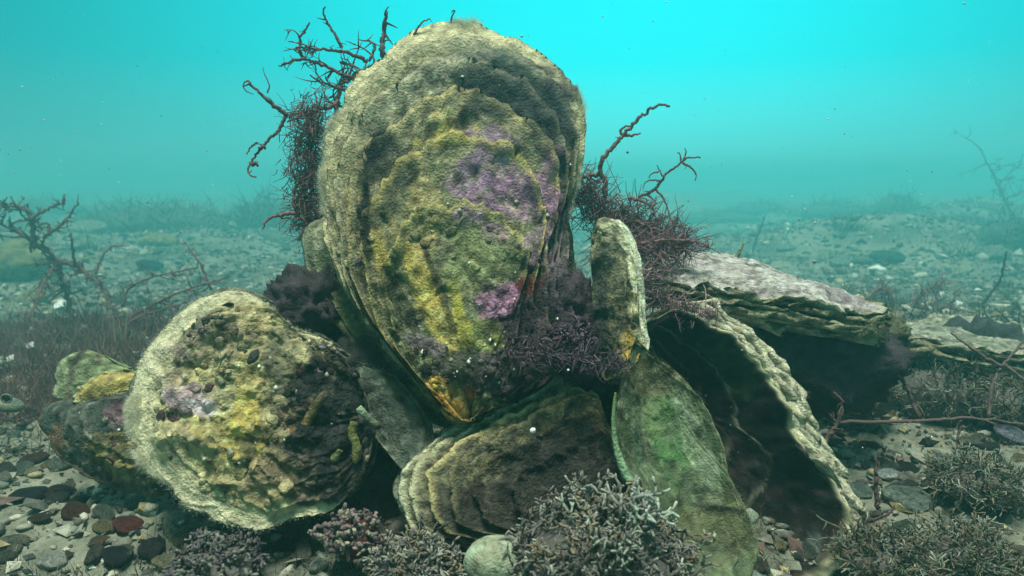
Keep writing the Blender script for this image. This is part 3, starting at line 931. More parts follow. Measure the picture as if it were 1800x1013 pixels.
flat_oyster('oyster', 'weathered flat oyster at the right edge behind the green tuft', [
    (1570, 590, 0.40), (1620, 562, 0.44), (1700, 560, 0.455), (1790, 575, 0.455), (1880, 600, 0.44), (1900, 640, 0.40), (1830, 632, 0.375), (1740, 615, 0.37), (1650, 600, 0.375)],
    0, 5, 0.003, 90, LAY, EDG, 0.01, ((0.30, 0.30, 0.22), (0.22, 0.23, 0.17), (0.12, 0.12, 0.09)), 7000)


# --- grey-green valve wedged between the round oyster and the front one
def wedged():
    e = thing('oyster_valve', 'grey-green oyster valve wedged between the round and the brown layered oyster', 'oyster', P(700, 850, 0.25))
    out = [(548, 632), (590, 614), (640, 640), (700, 668), (750, 730), (772, 790), (750, 850), (718, 842), (700, 800), (672, 760), (640, 715), (595, 690)]
    v = valve(dd(out, 0, 614, 850, 0.272, 0.250), 0.003, 0.012, 70, 200, 4, 0.0016, 0.0011, 0.0012, 0.0015, 0.004, seed=61,
              colours=((0.15, 0.18, 0.13), (0.11, 0.13, 0.10), (0.06, 0.06, 0.05)), edge_col=(0.26, 0.29, 0.20),
              patches=[(720, 720, 50, 60, 0, (0.05, 0.06, 0.045), 0.7)])
    put_valve('valve', v, e)
    fuzz(v, e, 3000, 0.3, 0.0009, 0.00008, (0.2, 0.22, 0.17), 0.7, 0.3)
    for lab, pts, r, c, c2 in (
            ('stubby yellow-green worm tube hanging between the round and layered oysters', [(622, 742), (619, 762), (627, 785), (625, 812)], 0.0014, (0.15, 0.15, 0.05), (0.20, 0.19, 0.07)),
            ('bright green-white worm tube end above the stubby yellow-green tube', [(630, 716), (640, 728), (655, 742), (668, 752)], 0.0013, (0.30, 0.38, 0.24), (0.07, 0.08, 0.04)),
            ('orange-tipped worm tube on the dark side of the round oyster', [(575, 690), (556, 712), (540, 740), (526, 772)], 0.0016, (0.08, 0.075, 0.05), (0.34, 0.22, 0.07)),
            ('short olive worm tube on the dark side of the round oyster', [(598, 790), (590, 802), (584, 812)], 0.0015, (0.14, 0.15, 0.05), (0.18, 0.19, 0.08))):
        m = MB()
        q = resample([P(x, y, 0.240) for x, y in pts], 14, False)
        m.tube(q, r * np.interp(np.linspace(0, 1, 14), [0, 0.1, 0.9, 1], [0.8, 1, 1.05, 0.7]), 9, c, c2, 0.14)
        tag(m.build('worm_tube', M_SHELL), lab, 'worm tube', 'worm tubes in the cluster')


wedged()


# ------------------------------------------------------------------ stones
STONE = []
for k in range(8):
    V, F = ico(3, k, 0.22, 0.5 + 0.08 * (k % 4))
    STONE.append(mesh_from('stone', V, None, F))
    STONE[-1].materials.append(M_STONE)


def rock(name, label, cat, centre, size, col, seed, amp=0.3, sub=5, rot=0.0, squash=(1, 1, 1), col2=None, group=None, fz=0):
    V, F = ico(sub, seed, amp, 1.0)
    V = V * np.array(squash) * size
    c, s = math.cos(rot), math.sin(rot)
    V = np.stack([V[:, 0] * c + V[:, 2] * s, V[:, 1], -V[:, 0] * s + V[:, 2] * c], 1)
    V = V + (V / np.linalg.norm(V, axis=1)[:, None]) * (size * 0.42 * np.abs(fbm(V * 3.2 / size + seed, 5, 0.6)))[:, None]
    w = sstep(-0.2, 0.5, fbm(V * 2.5 / size + 3, 4))[:, None]
    C = np.array(col) * (1 - w) + np.array(col2 if col2 is not None else np.array(col) * 0.5) * w
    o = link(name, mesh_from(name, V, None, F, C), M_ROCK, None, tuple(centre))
    tag(o, label, cat, group)
    if fz:
        nrm = V / np.linalg.norm(V, axis=1)[:, None]
        pick = rng.integers(0, len(V), fz)
        mb = MB()
        d = nrm[pick] + rng.normal(size=(fz, 3)) * 0.5
        mb.blades(V[pick], d, 0.0016 * rng.uniform(0.3, 1.3, fz), 0.00009, C[pick] * 1.5 * rng.uniform(0.6, 1.4, (fz, 1)))
        f = mb.build('fuzz', M_FUZZ, None, False)
        f.parent = o
        f['kind'] = 'stuff'
    return o


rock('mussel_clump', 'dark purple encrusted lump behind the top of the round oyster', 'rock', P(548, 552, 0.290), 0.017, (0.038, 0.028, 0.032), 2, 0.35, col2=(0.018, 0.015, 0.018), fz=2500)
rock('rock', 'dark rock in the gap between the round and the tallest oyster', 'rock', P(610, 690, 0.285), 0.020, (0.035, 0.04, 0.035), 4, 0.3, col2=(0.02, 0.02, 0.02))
rock('rock', 'rock with painted-in shade filling the hollow at the middle of the cluster', 'rock', P(1000, 800, 0.278), 0.026, (0.022, 0.020, 0.020), 5, 0.3, col2=(0.03, 0.025, 0.02), squash=(1.3, 0.8, 1))  # near-black colour stands for the shade in the hollow between shells
rock('rock', 'purple encrusted rock beside the narrow upright oyster', 'rock', P(990, 585, 0.266), 0.016, (0.055, 0.038, 0.048), 6, 0.4, col2=(0.03, 0.022, 0.025), squash=(1, 0.7, 1.5), fz=4000)
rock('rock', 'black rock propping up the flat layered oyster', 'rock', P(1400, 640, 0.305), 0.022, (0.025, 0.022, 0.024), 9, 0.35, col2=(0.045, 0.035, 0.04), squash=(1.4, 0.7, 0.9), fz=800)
rock('rock', 'dark rock under the right tip of the flat layered oyster', 'rock', P(1520, 600, 0.315), 0.010, (0.09, 0.09, 0.05), 10, 0.35, col2=(0.03, 0.03, 0.02), squash=(1, 0.8, 1.2), fz=800)
rock('rock', 'dark rock low behind the round oyster', 'rock', P(640, 850, 0.285), 0.022, (0.03, 0.032, 0.03), 11, 0.3, col2=(0.02, 0.02, 0.02), squash=(1.2, 0.7, 1))
rock('rock', 'dark shaded rock under the weathered flat oyster', 'rock', P(1740, 665, 0.43), 0.030, (0.035, 0.045, 0.045), 12, 0.3, col2=(0.02, 0.025, 0.025), squash=(1.4, 0.8, 0.8), fz=800)


def stone(px, py, wpx, col, label=None, cat='pebble', group=None, k=None, name='pebble', flat=1.0, yaw=None, tilt=0.0, lift=0.25):
    p = G(px, py)
    d = p[1] * CP - (p[2] - CAM_H) * SP
    r = wpx / 2 / FPX * d / 1.2
    k = rng.integers(0, len(STONE)) if k is None else k
    o = bpy.data.objects.new(name, STONE[k])
    COL.objects.link(o)
    o.location = p + np.array((0, 0, r * lift))
    o.scale = (r, r, r * flat)
    o.rotation_euler = (rng.uniform(-0.3, 0.3), tilt, rng.uniform(0, 6.28) if yaw is None else yaw)
    o.color = (*col, 1)
    tag(o, label, cat, group)
    return o


WHITE = (0.62, 0.62, 0.54)
for a in [
    (55, 875, 75, (0.030, 0.032, 0.04), 'black pebble at the lower left edge of the picture'),
    (105, 872, 66, (0.06, 0.04, 0.045), 'dark brown flat pebble next to the black pebble at lower left'),
    (133, 908, 64, (0.11, 0.04, 0.03), 'dark red pebble with white upper rim at lower left'),
    (68, 915, 45, (0.09, 0.05, 0.035), 'brown pebble below the dark brown flat pebble at lower left'),
    (225, 930, 58, (0.20, 0.05, 0.045), 'bright red and grey pebble below the round oyster'),
    (250, 890, 66, (0.22, 0.24, 0.19), 'grey-green pebble beside the foot of the round oyster'),
    (92, 990, 60, WHITE, 'white oblong pebble at the bottom left corner'),
    (205, 985, 60, (0.03, 0.03, 0.04), 'black pebble on the bottom edge below the red and grey pebble'),
    (270, 968, 62, (0.05, 0.045, 0.05), 'blackish pebble right of the red and grey pebble'),
    (290, 993, 46, (0.36, 0.33, 0.20), 'pale yellow pebble at the bottom edge left of the purple tuft'),
    (175, 955, 40, (0.20, 0.13, 0.09), 'brown pebble between the dark red and the red and grey pebbles'),
    (320, 950, 40, (0.26, 0.28, 0.21), 'pale pebble close below the round oyster'),
    (545, 940, 50, (0.22, 0.30, 0.20), 'smooth green-grey pebble under the right side of the round oyster'),
    (500, 965, 56, (0.035, 0.04, 0.04), 'dark pebble below the right side of the round oyster'),
    (560, 1000, 46, (0.40, 0.44, 0.36), 'pale pebble on the bottom edge left of the knobbly purple tuft'),
    (1562, 838, 44, (0.80, 0.84, 0.78), 'bright white pebble beside the wavy rim of the dark valve'),
    (1601, 848, 30, (0.52, 0.28, 0.07), 'orange pebble right of the bright white pebble'),
    (1595, 890, 90, (0.30, 0.36, 0.29), 'large grey-green pebble below the orange pebble'),
    (1512, 868, 62, (0.25, 0.31, 0.26), 'grey-green pebble touching the rim of the dark valve'),
    (1525, 780, 50, (0.36, 0.38, 0.28), 'pale round pebble right of the dark valve near the tuft'),
    (1508, 812, 36, (0.50, 0.52, 0.42), 'small pale shell-like pebble above the bright white pebble'),
    (1640, 832, 36, (0.30, 0.32, 0.22), 'olive pebble right of the orange pebble'),
    (1780, 772, 66, (0.34, 0.32, 0.40), 'pale violet pebble at the right edge'),
    (1772, 825, 36, (0.48, 0.48, 0.26), 'pale yellow pebble at the right edge below the violet one'),
    (1705, 848, 30, (0.48, 0.54, 0.50), 'small whitish pebble left of the pale yellow pebble'),
    (25, 480, 150, (0.42, 0.36, 0.15), 'broad yellowish stone at the left edge behind the red alga'),
    (60, 530, 60, (0.50, 0.46, 0.24), 'pale yellow stone under the left red alga'),
    (265, 472, 44, (0.05, 0.055, 0.06), 'dark oval pebble behind the round oyster'),
    (225, 497, 36, (0.70, 0.70, 0.58), 'white pebble near the dark oval pebble'),
    (380, 350, 52, (0.75, 0.78, 0.68), 'white stone in the hazy distance left of the tallest oyster'),
    (150, 408, 60, (0.50, 0.52, 0.40), 'pale flat stone in the hazy distance behind the left alga'),
    (280, 430, 60, (0.52, 0.44, 0.18), 'yellowish stone in the hazy distance at the left'),
    (400, 402, 34, (0.60, 0.62, 0.52), 'pale stone in the haze beside the tallest oyster'),
    (1380, 438, 34, (0.42, 0.46, 0.38), 'round pale stone in the haze beyond the flat oyster'),
    (1535, 408, 36, (0.62, 0.66, 0.58), 'larger pale stone in the haze at the right'),
    (1692, 412, 22, (0.72, 0.74, 0.68), 'small white stone in the haze at the far right'),
    (1475, 466, 36, (0.46, 0.50, 0.42), 'round pale stone beyond the tip of the flat oyster'),
    (1530, 450, 24, (0.60, 0.62, 0.54), 'small white stone beyond the tip of the flat oyster'),
    (1560, 462, 52, (0.10, 0.13, 0.12), 'dark round stone beyond the tip of the flat oyster'),
    (1625, 418, 24, (0.60, 0.62, 0.56), 'thin white stone in the haze at right'),
    (1740, 455, 60, (0.34, 0.36, 0.30), 'broad grey stone behind the thin upright stalk at right'),
]:
    stone(a[0], a[1], a[2] * (0.85 if a[1] > 800 else 1.0), a[3], a[4], lift=0.22)


def shell_dome(px, py, wpx, d, name, label, col, mark=None, sx=1.0, sz=0.8):
    """smooth cap-shaped shell with faint growth lines"""
    r = wpx / 2 / FPX * d
    n = 40
    th = np.linspace(0.0, np.pi * 0.62, 26)
    ph = np.linspace(0, 2 * np.pi, n + 1)[:-1]
    T, Pp = np.meshgrid(th, ph, indexing='ij')
    gr = 1 + 0.008 * np.sin(T * 60)
    V = np.stack([np.sin(T) * np.cos(Pp) * sx * gr, np.sin(T) * np.sin(Pp) * 0.8 * gr, np.cos(T) * sz * gr], -1).reshape(-1, 3) * r
    i = np.arange(25)[:, None] * n + np.arange(n)[None, :]
    j = np.arange(25)[:, None] * n + (np.arange(n)[None, :] + 1) % n
    Q = np.stack([i, i + n, j + n, j], -1).reshape(-1, 4)
    V = V * (1 + 0.05 * fbm(V * 120, 3))[:, None]
    w = sstep(-0.1, 0.6, fbm(V * 260, 4))[:, None] * 0.7
    C = np.array(col) * (1 - w) + np.array((0.24, 0.22, 0.13)) * w
    w = sstep(0.3, 0.6, fbm(V * 700 + 5, 3))[:, None] * 0.7
    C = C * (1 - w) + np.array((0.07, 0.07, 0.05)) * w
    o = link(name, mesh_from(name, V, Q, None, C), M_INNER, None, tuple(P(px, py, d)))
    o.rotation_euler = (0.25, 0.25, 0.3)
    return tag(o, label, 'shell')


shell_dome(872, 990, 112, 0.214, 'limpet_shell', 'smooth whitish-green cap shell at the bottom beside the knobbly front tuft', (0.36, 0.42, 0.29), sx=1.0, sz=0.85)
shell_dome(12, 712, 46, 0.36, 'snail_shell', 'pale snail shell with round dark opening at the left edge', (0.09, 0.105, 0.07), sx=1.2, sz=0.5)
# the snail shell's dark mouth
_o = bpy.data.objects['snail_shell']
_mb = MB()
_c = P(13, 700, 0.349)
an = np.linspace(0, 2 * np.pi, 17)
ring = np.stack([_c + np.array((math.cos(a) * 0.0024, -0.0006, math.sin(a) * 0.0020)) for a in an])
_mb.tube(ring, 0.0005, 6, (0.18, 0.20, 0.15))
_m1 = _mb.build('mouth_rim', M_SHELL); _m1.parent = _o; _m1.matrix_parent_inverse = _o.matrix_basis.inverted()
_mb = MB()
V, F = ico(2, 3, 0.02, 1.0)
_mb.add(_c + V * np.array((0.0018, 0.0012, 0.0017)), None, F, (0.006, 0.006, 0.008))
_m2 = _mb.build('mouth', M_INNER); _m2.parent = _o; _m2.matrix_parent_inverse = _o.matrix_basis.inverted()

# white rim of shell on the dark red pebble and white spiky shell under the left alga
def fan_shell(px, py, d, size, label, col, rot=0.0, ribs=11):
    mb_V, n, m = [], 28, 9
    for i in range(m):
        s = (i + 0.3) / (m - 0.7)
        for j in range(n):
            a = (j / (n - 1) - 0.5) * 2.1
            rr = s * (1 - 0.12 * abs(a)) * (1 + 0.05 * math.cos(a * ribs * 3) * s)
            h = 0.35 * math.sin(min(s, 1) * math.pi * 0.6) + 0.05 * math.cos(a * ribs * 3) * s
            mb_V.append((rr * math.sin(a), -h, rr * math.cos(a)))
    V = np.array(mb_V) * size
    c, s = math.cos(rot), math.sin(rot)
    V = np.stack([V[:, 0] * c + V[:, 2] * s, V[:, 1], -V[:, 0] * s + V[:, 2] * c], 1)
    V = np.stack([V[:, 0], V[:, 1] * 0.9 + V[:, 2] * 0.9, V[:, 2] * 0.55 - V[:, 1] * 0.6], 1)
    back = V + np.array((0, size * 0.05, -size * 0.05))
    i = np.arange(m - 1)[:, None] * n + np.arange(n - 1)[None, :]
    Q = np.stack([i, i + 1, i + n + 1, i + n], -1).reshape(-1, 4)
    Q2 = (Q + m * n)[:, ::-1]
    j = np.arange(n - 1); e0 = (m - 1) * n
    Q3 = np.stack([e0 + j, e0 + j + 1, m * n + e0 + j + 1, m * n + e0 + j], -1)
    o = link('fan_shell', mesh_from('fan_shell', np.vstack([V, back]), np.vstack([Q, Q2, Q3]), None, np.tile(np.array(col), (2 * m * n, 1))), M_INNER, None, tuple(P(px, py, d)))
    return tag(o, label, 'shell')


fan_shell(112, 538, gd(118, 545), 0.014, 'bright white ribbed shell lying under the left red alga', (0.85, 0.84, 0.74), -1.5)
fan_shell(60, 610, gd(60, 615), 0.006, 'small white shell chip on the turf below the left alga', (0.80, 0.82, 0.74), -1.4)
fan_shell(25, 634, gd(25, 638), 0.006, 'thin white shell sliver at the left edge above the snail shell', (0.70, 0.74, 0.66), -1.3)

# ------------------------------------------------------------------ gravel
def in_cluster(px, py):
    return (px > 215) & (px < 1500) & (py > 520) & (py < 960)


def scatter(n, y0, y1, power=1.0):
    """points over the bed, thinning out with distance"""
    r = y0 * (y1 / y0) ** (rng.uniform(0, 1, n) ** power)
    u = rng.uniform(-1.05, 1.05, n)
    return u * (r * 0.95 + 0.05), r


def gravel():
    base = []
    for k in range(5):
        base.append(ico(1 if k else 1, 20 + k, 0.25, 0.6))
    pal = np.array([(0.30, 0.29, 0.22), (0.20, 0.20, 0.16), (0.12, 0.11, 0.09), (0.42, 0.40, 0.30), (0.07, 0.065, 0.06), (0.36, 0.30, 0.16), (0.16, 0.10, 0.08), (0.60, 0.60, 0.52), (0.22, 0.26, 0.20)])
    pw = np.array([5, 5, 4, 3, 3, 1.6, 1.5, 0.7, 4]); pw /= pw.sum()
    N = 9000
    x, y = scatter(N, 0.17, 3.4)
    z = ground_z(x, y)
    size = np.exp(rng.normal(0, 0.55, N)) * 0.0019 * (0.6 + 1.5 * np.clip(y, 0.15, 2.2) ** 0.8)
    size = np.clip(size, 0.0012, 0.0034 + 0.012 * np.clip(y - 0.2, 0, 2))
    V = np.stack([x, y, z], 1)
    px, py = proj(V)
    appr = size / y
    ok = ~in_cluster(px, py) & (px > 0) & (px < 1800) & (py > 340) & (py < 1010) & (y < 1.6)
    big = np.argsort(-np.where(ok, appr, 0))[:150]
    bigset = np.zeros(N, bool); bigset[big] = True
    med = float(np.median(appr[big]))
    mb = MB()
    ci = rng.choice(len(pal), N, p=pw)
    for i in np.where(~bigset)[0]:
        bv, bf = base[i % 5]
        a = rng.uniform(0, 6.28); c, s = math.cos(a), math.sin(a)
        q = bv * size[i] * np.array((1, rng.uniform(0.6, 1.0), rng.uniform(0.6, 1.1)))
        q = np.stack([q[:, 0] * c - q[:, 1] * s, q[:, 0] * s + q[:, 1] * c, q[:, 2] + q[:, 0] * rng.uniform(-0.3, 0.3)], 1)
        mb.add(q + V[i] + (0, 0, size[i] * 0.2), None, bf, pal[ci[i]] * rng.uniform(0.5, 1.15))
    o = mb.build('gravel', M_GRAVEL)
    tag(o, 'loose gravel and shell grit covering the sea bed', 'gravel', None, 'stuff')
    for i in big:
        c = pal[ci[i]] * rng.uniform(0.55, 0.95)
        o = bpy.data.objects.new('pebble', STONE[i % len(STONE)])
        COL.objects.link(o)
        o.location = V[i] + (0, 0, size[i] * 0.25)
        k = size[i] * 0.95
        o.scale = (k, k * rng.uniform(0.7, 1), k)
        o.rotation_euler = (rng.uniform(-.3, .3), rng.uniform(-.3, .3), rng.uniform(0, 6.28))
        o.color = (*c, 1)
        lum = c.mean()
        shade = 'dark' if lum < 0.12 else ('pale' if lum > 0.28 else 'grey-brown')
        q = (np.hypot(LMK[:, 0] - px[i], (LMK[:, 1] - py[i]) * 1.6)).argmin()
        dx, dy = px[i] - LMK[q, 0], py[i] - LMK[q, 1]
        rel = ('right of' if dx > 0 else 'left of') if abs(dx) > abs(dy) * 1.3 else ('in front of' if dy > 0 else 'behind')
        big_ = 'larger' if appr[i] > med else 'smaller'
        nb = LMN[q]
        tag(o, f'{big_} {shade} pebble lying {rel} the {nb}', 'pebble', f'{big_} {shade} pebbles {rel} the {nb}')


LM = [(20, 480, 'broad yellowish stone'), (110, 545, 'white ribbed shell'), (15, 705, 'snail shell at the left edge'), (90, 780, 'small dark oyster with yellow lip'),
      (55, 875, 'black pebble at lower left'), (133, 908, 'dark red pebble'), (225, 930, 'red and grey pebble'), (92, 990, 'white oblong pebble in the corner'),
      (290, 990, 'pale yellow pebble'), (375, 990, 'dark purple tuft'), (265, 472, 'dark oval pebble'), (225, 497, 'white pebble behind the oyster'),
      (280, 430, 'yellowish stone in the haze'), (150, 408, 'pale flat stone in the haze'), (380, 350, 'white stone in the haze'), (350, 520, 'low sprawling red alga'),
      (460, 470, 'dark purple lump'), (560, 990, 'pale pebble at the bottom'), (640, 960, 'coralline knob with red hollow'), (800, 1000, 'whitish cap shell'),
      (1260, 1000, 'long green valve'), (1400, 1000, 'dark hollow valve'), (1560, 985, 'low tuft beside the dark valve'), (1562, 838, 'bright white pebble'),
      (1601, 848, 'orange pebble'), (1595, 890, 'large grey-green pebble'), (1525, 780, 'pale round pebble'), (1780, 772, 'pale violet pebble'),
      (1772, 825, 'pale yellow pebble at the right edge'), (1680, 960, 'low tuft at bottom right'), (1720, 860, 'olive tuft'), (1655, 700, 'round bushy green tuft'),
      (1380, 438, 'round stone beyond the flat oyster'), (1475, 466, 'pale stone beyond the flat oyster'), (1560, 462, 'dark round stone'),
      (1535, 408, 'larger pale stone in the haze'), (1740, 455, 'broad grey stone'), (1725, 540, 'thin upright stalk'), (1625, 418, 'thin white stone'),
      (1620, 530, 'low red weed'), (1692, 412, 'small white stone in the haze'), (1700, 600, 'weathered flat oyster')]
LMK = np.array([(a, b) for a, b, _ in LM], float)
LMN = [c for _, _, c in LM]
gravel()


def rubble():
    """broken shell and angular grit, too small and too many to count"""
    N = 46000
    x, y = scatter(N, 0.16, 5.0, 0.82)
    z = ground_z(x, y)
    o8 = np.array([(1, 0, 0), (-1, 0, 0), (0, 1, 0), (0, -1, 0), (0, 0, 1), (0, 0, -1)], float)
    f8 = np.array([(0, 2, 4), (2, 1, 4), (1, 3, 4), (3, 0, 4), (2, 0, 5), (1, 2, 5), (3, 1, 5), (0, 3, 5)])
    size = np.exp(rng.normal(0, 0.5, N)) * 0.0014 * (0.65 + 2.3 * np.clip(y, 0.15, 4) ** 0.95)
    size = np.minimum(size, 0.02)
    V = o8[None] * rng.uniform(0.5, 1.25, (N, 6, 1)) * size[:, None, None]
    V = V * rng.uniform(0.35, 1.2, (N, 1, 3))
    V[::3] *= np.array((1.2, 1.0, 0.4))
    a = rng.normal(size=(N, 3, 3))
    q, _ = np.linalg.qr(a)
    V = np.einsum('nij,nkj->nki', q, V)
    V[:, :, 2] *= 0.7
    V = V + np.stack([x, y, z + size * 0.25], 1)[:, None, :]
    pal = np.array([(0.26, 0.25, 0.19), (0.17, 0.17, 0.135), (0.09, 0.085, 0.07), (0.40, 0.38, 0.29), (0.05, 0.048, 0.045), (0.32, 0.26, 0.13), (0.13, 0.08, 0.07), (0.62, 0.62, 0.54), (0.16, 0.19, 0.145)])
    pw = np.array([5, 6, 6, 3.0, 5, 1.4, 2, 1.5, 5.0])
    C = pal[rng.choice(len(pal), N, p=pw / pw.sum())] * rng.uniform(0.45, 1.25, (N, 1))
    T = (np.arange(N)[:, None, None] * 6 + f8[None]).reshape(-1, 3)
    o = link('rubble', mesh_from('rubble', V.reshape(-1, 3), None, T, np.repeat(C, 6, axis=0), False), M_GRAVEL)
    tag(o, 'broken shell rubble and angular grit strewn over the sea bed', 'rubble', None, 'stuff')


rubble()


# ------------------------------------------------------------------ turf and tufts
def turf(name, label, n, sampler, length, width, cols, up=0.7, lie=0.9):
    x, y = sampler(n)
    z = ground_z(x, y)
    base = np.stack([x, y, z], 1)
    d = rng.normal(size=(n, 3)) * lie
    d[:, 2] = np.abs(d[:, 2]) * 0.6 + up
    d /= np.linalg.norm(d, axis=1)[:, None]
    c = np.array(cols)[rng.integers(0, len(cols), n)] * rng.uniform(0.6, 1.35, (n, 1))
    sc = (0.5 + 1.1 * np.clip(y, 0.2, 2.5))
    mb = MB()
    mb.blades(base, d, length * sc * rng.uniform(0.4, 1.5, n), width * sc * rng.uniform(0.6, 1.4, n), c)
    return tag(mb.build(name, M_TURF, None, False), label, 'turf', None, 'stuff')


def patchy(y0, y1, thr, freq, xlo=-9, xhi=9, pxr=None):
    def f(n):
        X, Y = [], []
        have = 0
        while have < n:
            x, y = scatter(n * 2, y0, y1)
            ok = fbm(np.stack([x, y, np.full(len(x), 3.0)], 1) * freq, 2) > thr
            if pxr:
                q, r = proj(np.stack([x, y, np.zeros(len(x))], 1))
                ok &= (q > pxr[0]) & (q < pxr[1])
            X.append(x[ok]); Y.append(y[ok]); have += ok.sum()
        return np.concatenate(X)[:n], np.concatenate(Y)[:n]
    return f


turf('sea_bed_turf', 'short grey-green turf growing in patches over the gravel', 90000, patchy(0.2, 4.0, 0.0, 7), 0.0070, 0.00024,
     [(0.09, 0.10, 0.07), (0.13, 0.13, 0.09), (0.06, 0.055, 0.045), (0.10, 0.06, 0.055)])
turf('red_turf', 'matted reddish-brown turf in front of the left red alga', 44000, patchy(0.36, 0.80, -0.55, 14, pxr=(-200, 560)), 0.012, 0.00020,
     [(0.12, 0.06, 0.065), (0.16, 0.09, 0.09), (0.09, 0.05, 0.05), (0.20, 0.14, 0.12)])


def weed_clumps():
    """low weed and matted growth in countless clumps over the bed"""
    mb = MB()
    x, y = scatter(520, 0.42, 5.0, 0.85)
    ok = fbm(np.stack([x, y, np.full(len(x), 8.0)], 1) * 2.2, 2) > -0.25
    x, y = x[ok], y[ok]
    z = ground_z(x, y)
    pal = np.array([(0.055, 0.065, 0.045), (0.08, 0.085, 0.06), (0.09, 0.055, 0.05), (0.05, 0.05, 0.04), (0.12, 0.12, 0.085)])
    for k in range(len(x)):
        m = int(rng.uniform(40, 110))
        w = rng.uniform(0.006, 0.022) * (0.5 + 0.9 * y[k] ** 0.7)
        h = w * rng.uniform(0.5, 1.2)
        b = np.stack([x[k] + rng.normal(size=m) * w * 0.6, y[k] + rng.normal(size=m) * w * 0.6, np.full(m, z[k] - 0.001)], 1)
        d = rng.normal(size=(m, 3)) * 0.55
        d[:, 2] = np.abs(d[:, 2]) + 0.5
        d /= np.linalg.norm(d, axis=1)[:, None]
        mb.blades(b, d, h * rng.uniform(0.4, 1.2, m), h * 0.045, pal[rng.integers(0, 5)] * rng.uniform(0.5, 1.5, (m, 1)))
    tag(mb.build('weed_clumps', M_TURF, None, False), 'countless low clumps of brown and green weed over the sea bed', 'weed', None, 'stuff')


weed_clumps()


def tuft(label, centre, r, n, cols, name='coralline_tuft', cat='seaweed tuft', thick=0.0008, seg=0.0045, flat=0.75, base_col=(0.10, 0.09, 0.08), group=None, depth=3, knob=0.25, amp=0.25):
    """a mound thick with short forked knobbly branchlets"""
    centre = np.array(centre)
    e = thing(name, label, cat, centre, group)
    V, F = ico(3, int(r * 1e5) % 50, 0.2, 1.0)
    mb = MB()
    mb.add(centre + V * np.array((r * 0.70, r * 0.8, r * 0.72 * flat)), None, F, np.array(base_col))
    mb.build('holdfast', M_CORAL, e)
    protos = []
    for _ in range(26):
        mb = MB()

        def grow(p, d, length, rad, lev, f):
            m = 3
            pts = [p]
            for _ in range(m - 1):
                d = d + rng.normal(size=3) * 0.30
                d = d / np.linalg.norm(d)
                pts.append(pts[-1] + d * length / (m - 1))
            f2 = f * (1.45 if lev == 0 else 1.15)
            mb.tube(pts, np.linspace(rad, rad * (0.75 if lev else 0.9), m), 4, np.full(3, f), np.full(3, f2), knob, False)
            if lev > 0:
                for _ in range(2 if rng.random() < 0.8 else 3):
                    nd = d + rng.normal(size=3) * 0.75
                    nd /= np.linalg.norm(nd)
                    grow(pts[-1], nd, length * rng.uniform(0.6, 0.95), rad * 0.82, lev - 1, f2)
        grow(np.zeros(3), np.array((0, 0, 1.0)), seg * rng.uniform(0.7, 1.2), thick * rng.uniform(0.8, 1.3), rng.integers(1, depth), 1.0)
        protos.append((np.vstack(mb.V), np.vstack(mb.Q), np.vstack(mb.T), np.vstack(mb.C)))
    mb = MB()
    D = rng.normal(size=(n, 3))
    D[:, 2] = np.abs(D[:, 2]) * 0.9 - 0.15
    D /= np.linalg.norm(D, axis=1)[:, None]
    bump = 1 + amp * fbm(D * 2.2 + centre * 30, 2)
    PP = centre + D * np.array((r, r, r * flat)) * (bump * rng.uniform(0.55, 0.85, n))[:, None]
    DD = D + np.array((0, 0, 0.25)) + rng.normal(size=(n, 3)) * 0.25
    DD /= np.linalg.norm(DD, axis=1)[:, None]
    for k in range(n):
        pv, pq, pt, pc = protos[rng.integers(0, len(protos))]
        zx = DD[k]
        xx = np.cross(zx, rng.normal(size=3)); xx /= np.linalg.norm(xx)
        M = np.stack([xx, np.cross(zx, xx), zx], 0) * rng.uniform(0.7, 1.2)
        c = np.array(cols[rng.integers(0, len(cols))]) * rng.uniform(0.7, 1.2)
        mb.add(PP[k] + pv @ M, pq, pt, np.minimum(pc * c, 0.6))
    mb.build('branchlets', M_CORAL, e)
    return e


LILAC = [(0.13, 0.12, 0.10), (0.16, 0.155, 0.125), (0.09, 0.08, 0.075), (0.17, 0.18, 0.145), (0.13, 0.105, 0.07), (0.06, 0.055, 0.05)]
MOSS = [(0.08, 0.09, 0.06), (0.12, 0.125, 0.09), (0.035, 0.04, 0.03), (0.12, 0.095, 0.065), (0.06, 0.045, 0.035), (0.17, 0.17, 0.13)]
tuft('knobbly pale lilac coralline tuft at the bottom in front of the oysters', P(1060, 1003, 0.206), 0.0230, 1150, LILAC, thick=0.00046, seg=0.0032, flat=0.82, amp=0.55)
tuft('white-tipped coralline sprig atop the knobbly front tuft', P(1125, 912, 0.200), 0.0045, 26, [(0.22, 0.24, 0.19), (0.18, 0.19, 0.16)], thick=0.0006, seg=0.0040, flat=1.0)
tuft('grey coralline tuft at the bottom left of the whitish cap shell', P(725, 1000, 0.222), 0.0110, 380, LILAC, thick=0.00045, seg=0.0028, flat=0.6, amp=0.5)
tuft('coralline knob with dark red hollow below the round oyster', P(620, 950, 0.228), 0.0080, 110, [(0.12, 0.09, 0.085), (0.18, 0.16, 0.12), (0.07, 0.05, 0.05)], thick=0.0009, seg=0.0024, flat=0.9, amp=0.4, base_col=(0.07, 0.018, 0.016))
tuft('dark purple coralline tuft at the bottom below the round oyster', P(375, 1000, 0.226), 0.013, 220, [(0.05, 0.042, 0.046), (0.07, 0.06, 0.062), (0.10, 0.095, 0.08)], thick=0.0006, seg=0.0026, flat=0.45, amp=0.5)
tuft('round bushy green tuft in front of the weathered flat oyster', P(1655, 700, 0.385), 0.022, 560, MOSS, name='algal_tuft', thick=0.00028, seg=0.0048, flat=0.95)
tuft('loose grey-green tuft under the flat layered oyster', P(1500, 690, 0.36), 0.021, 440, MOSS, name='algal_tuft', thick=0.00028, seg=0.0052, flat=0.8)
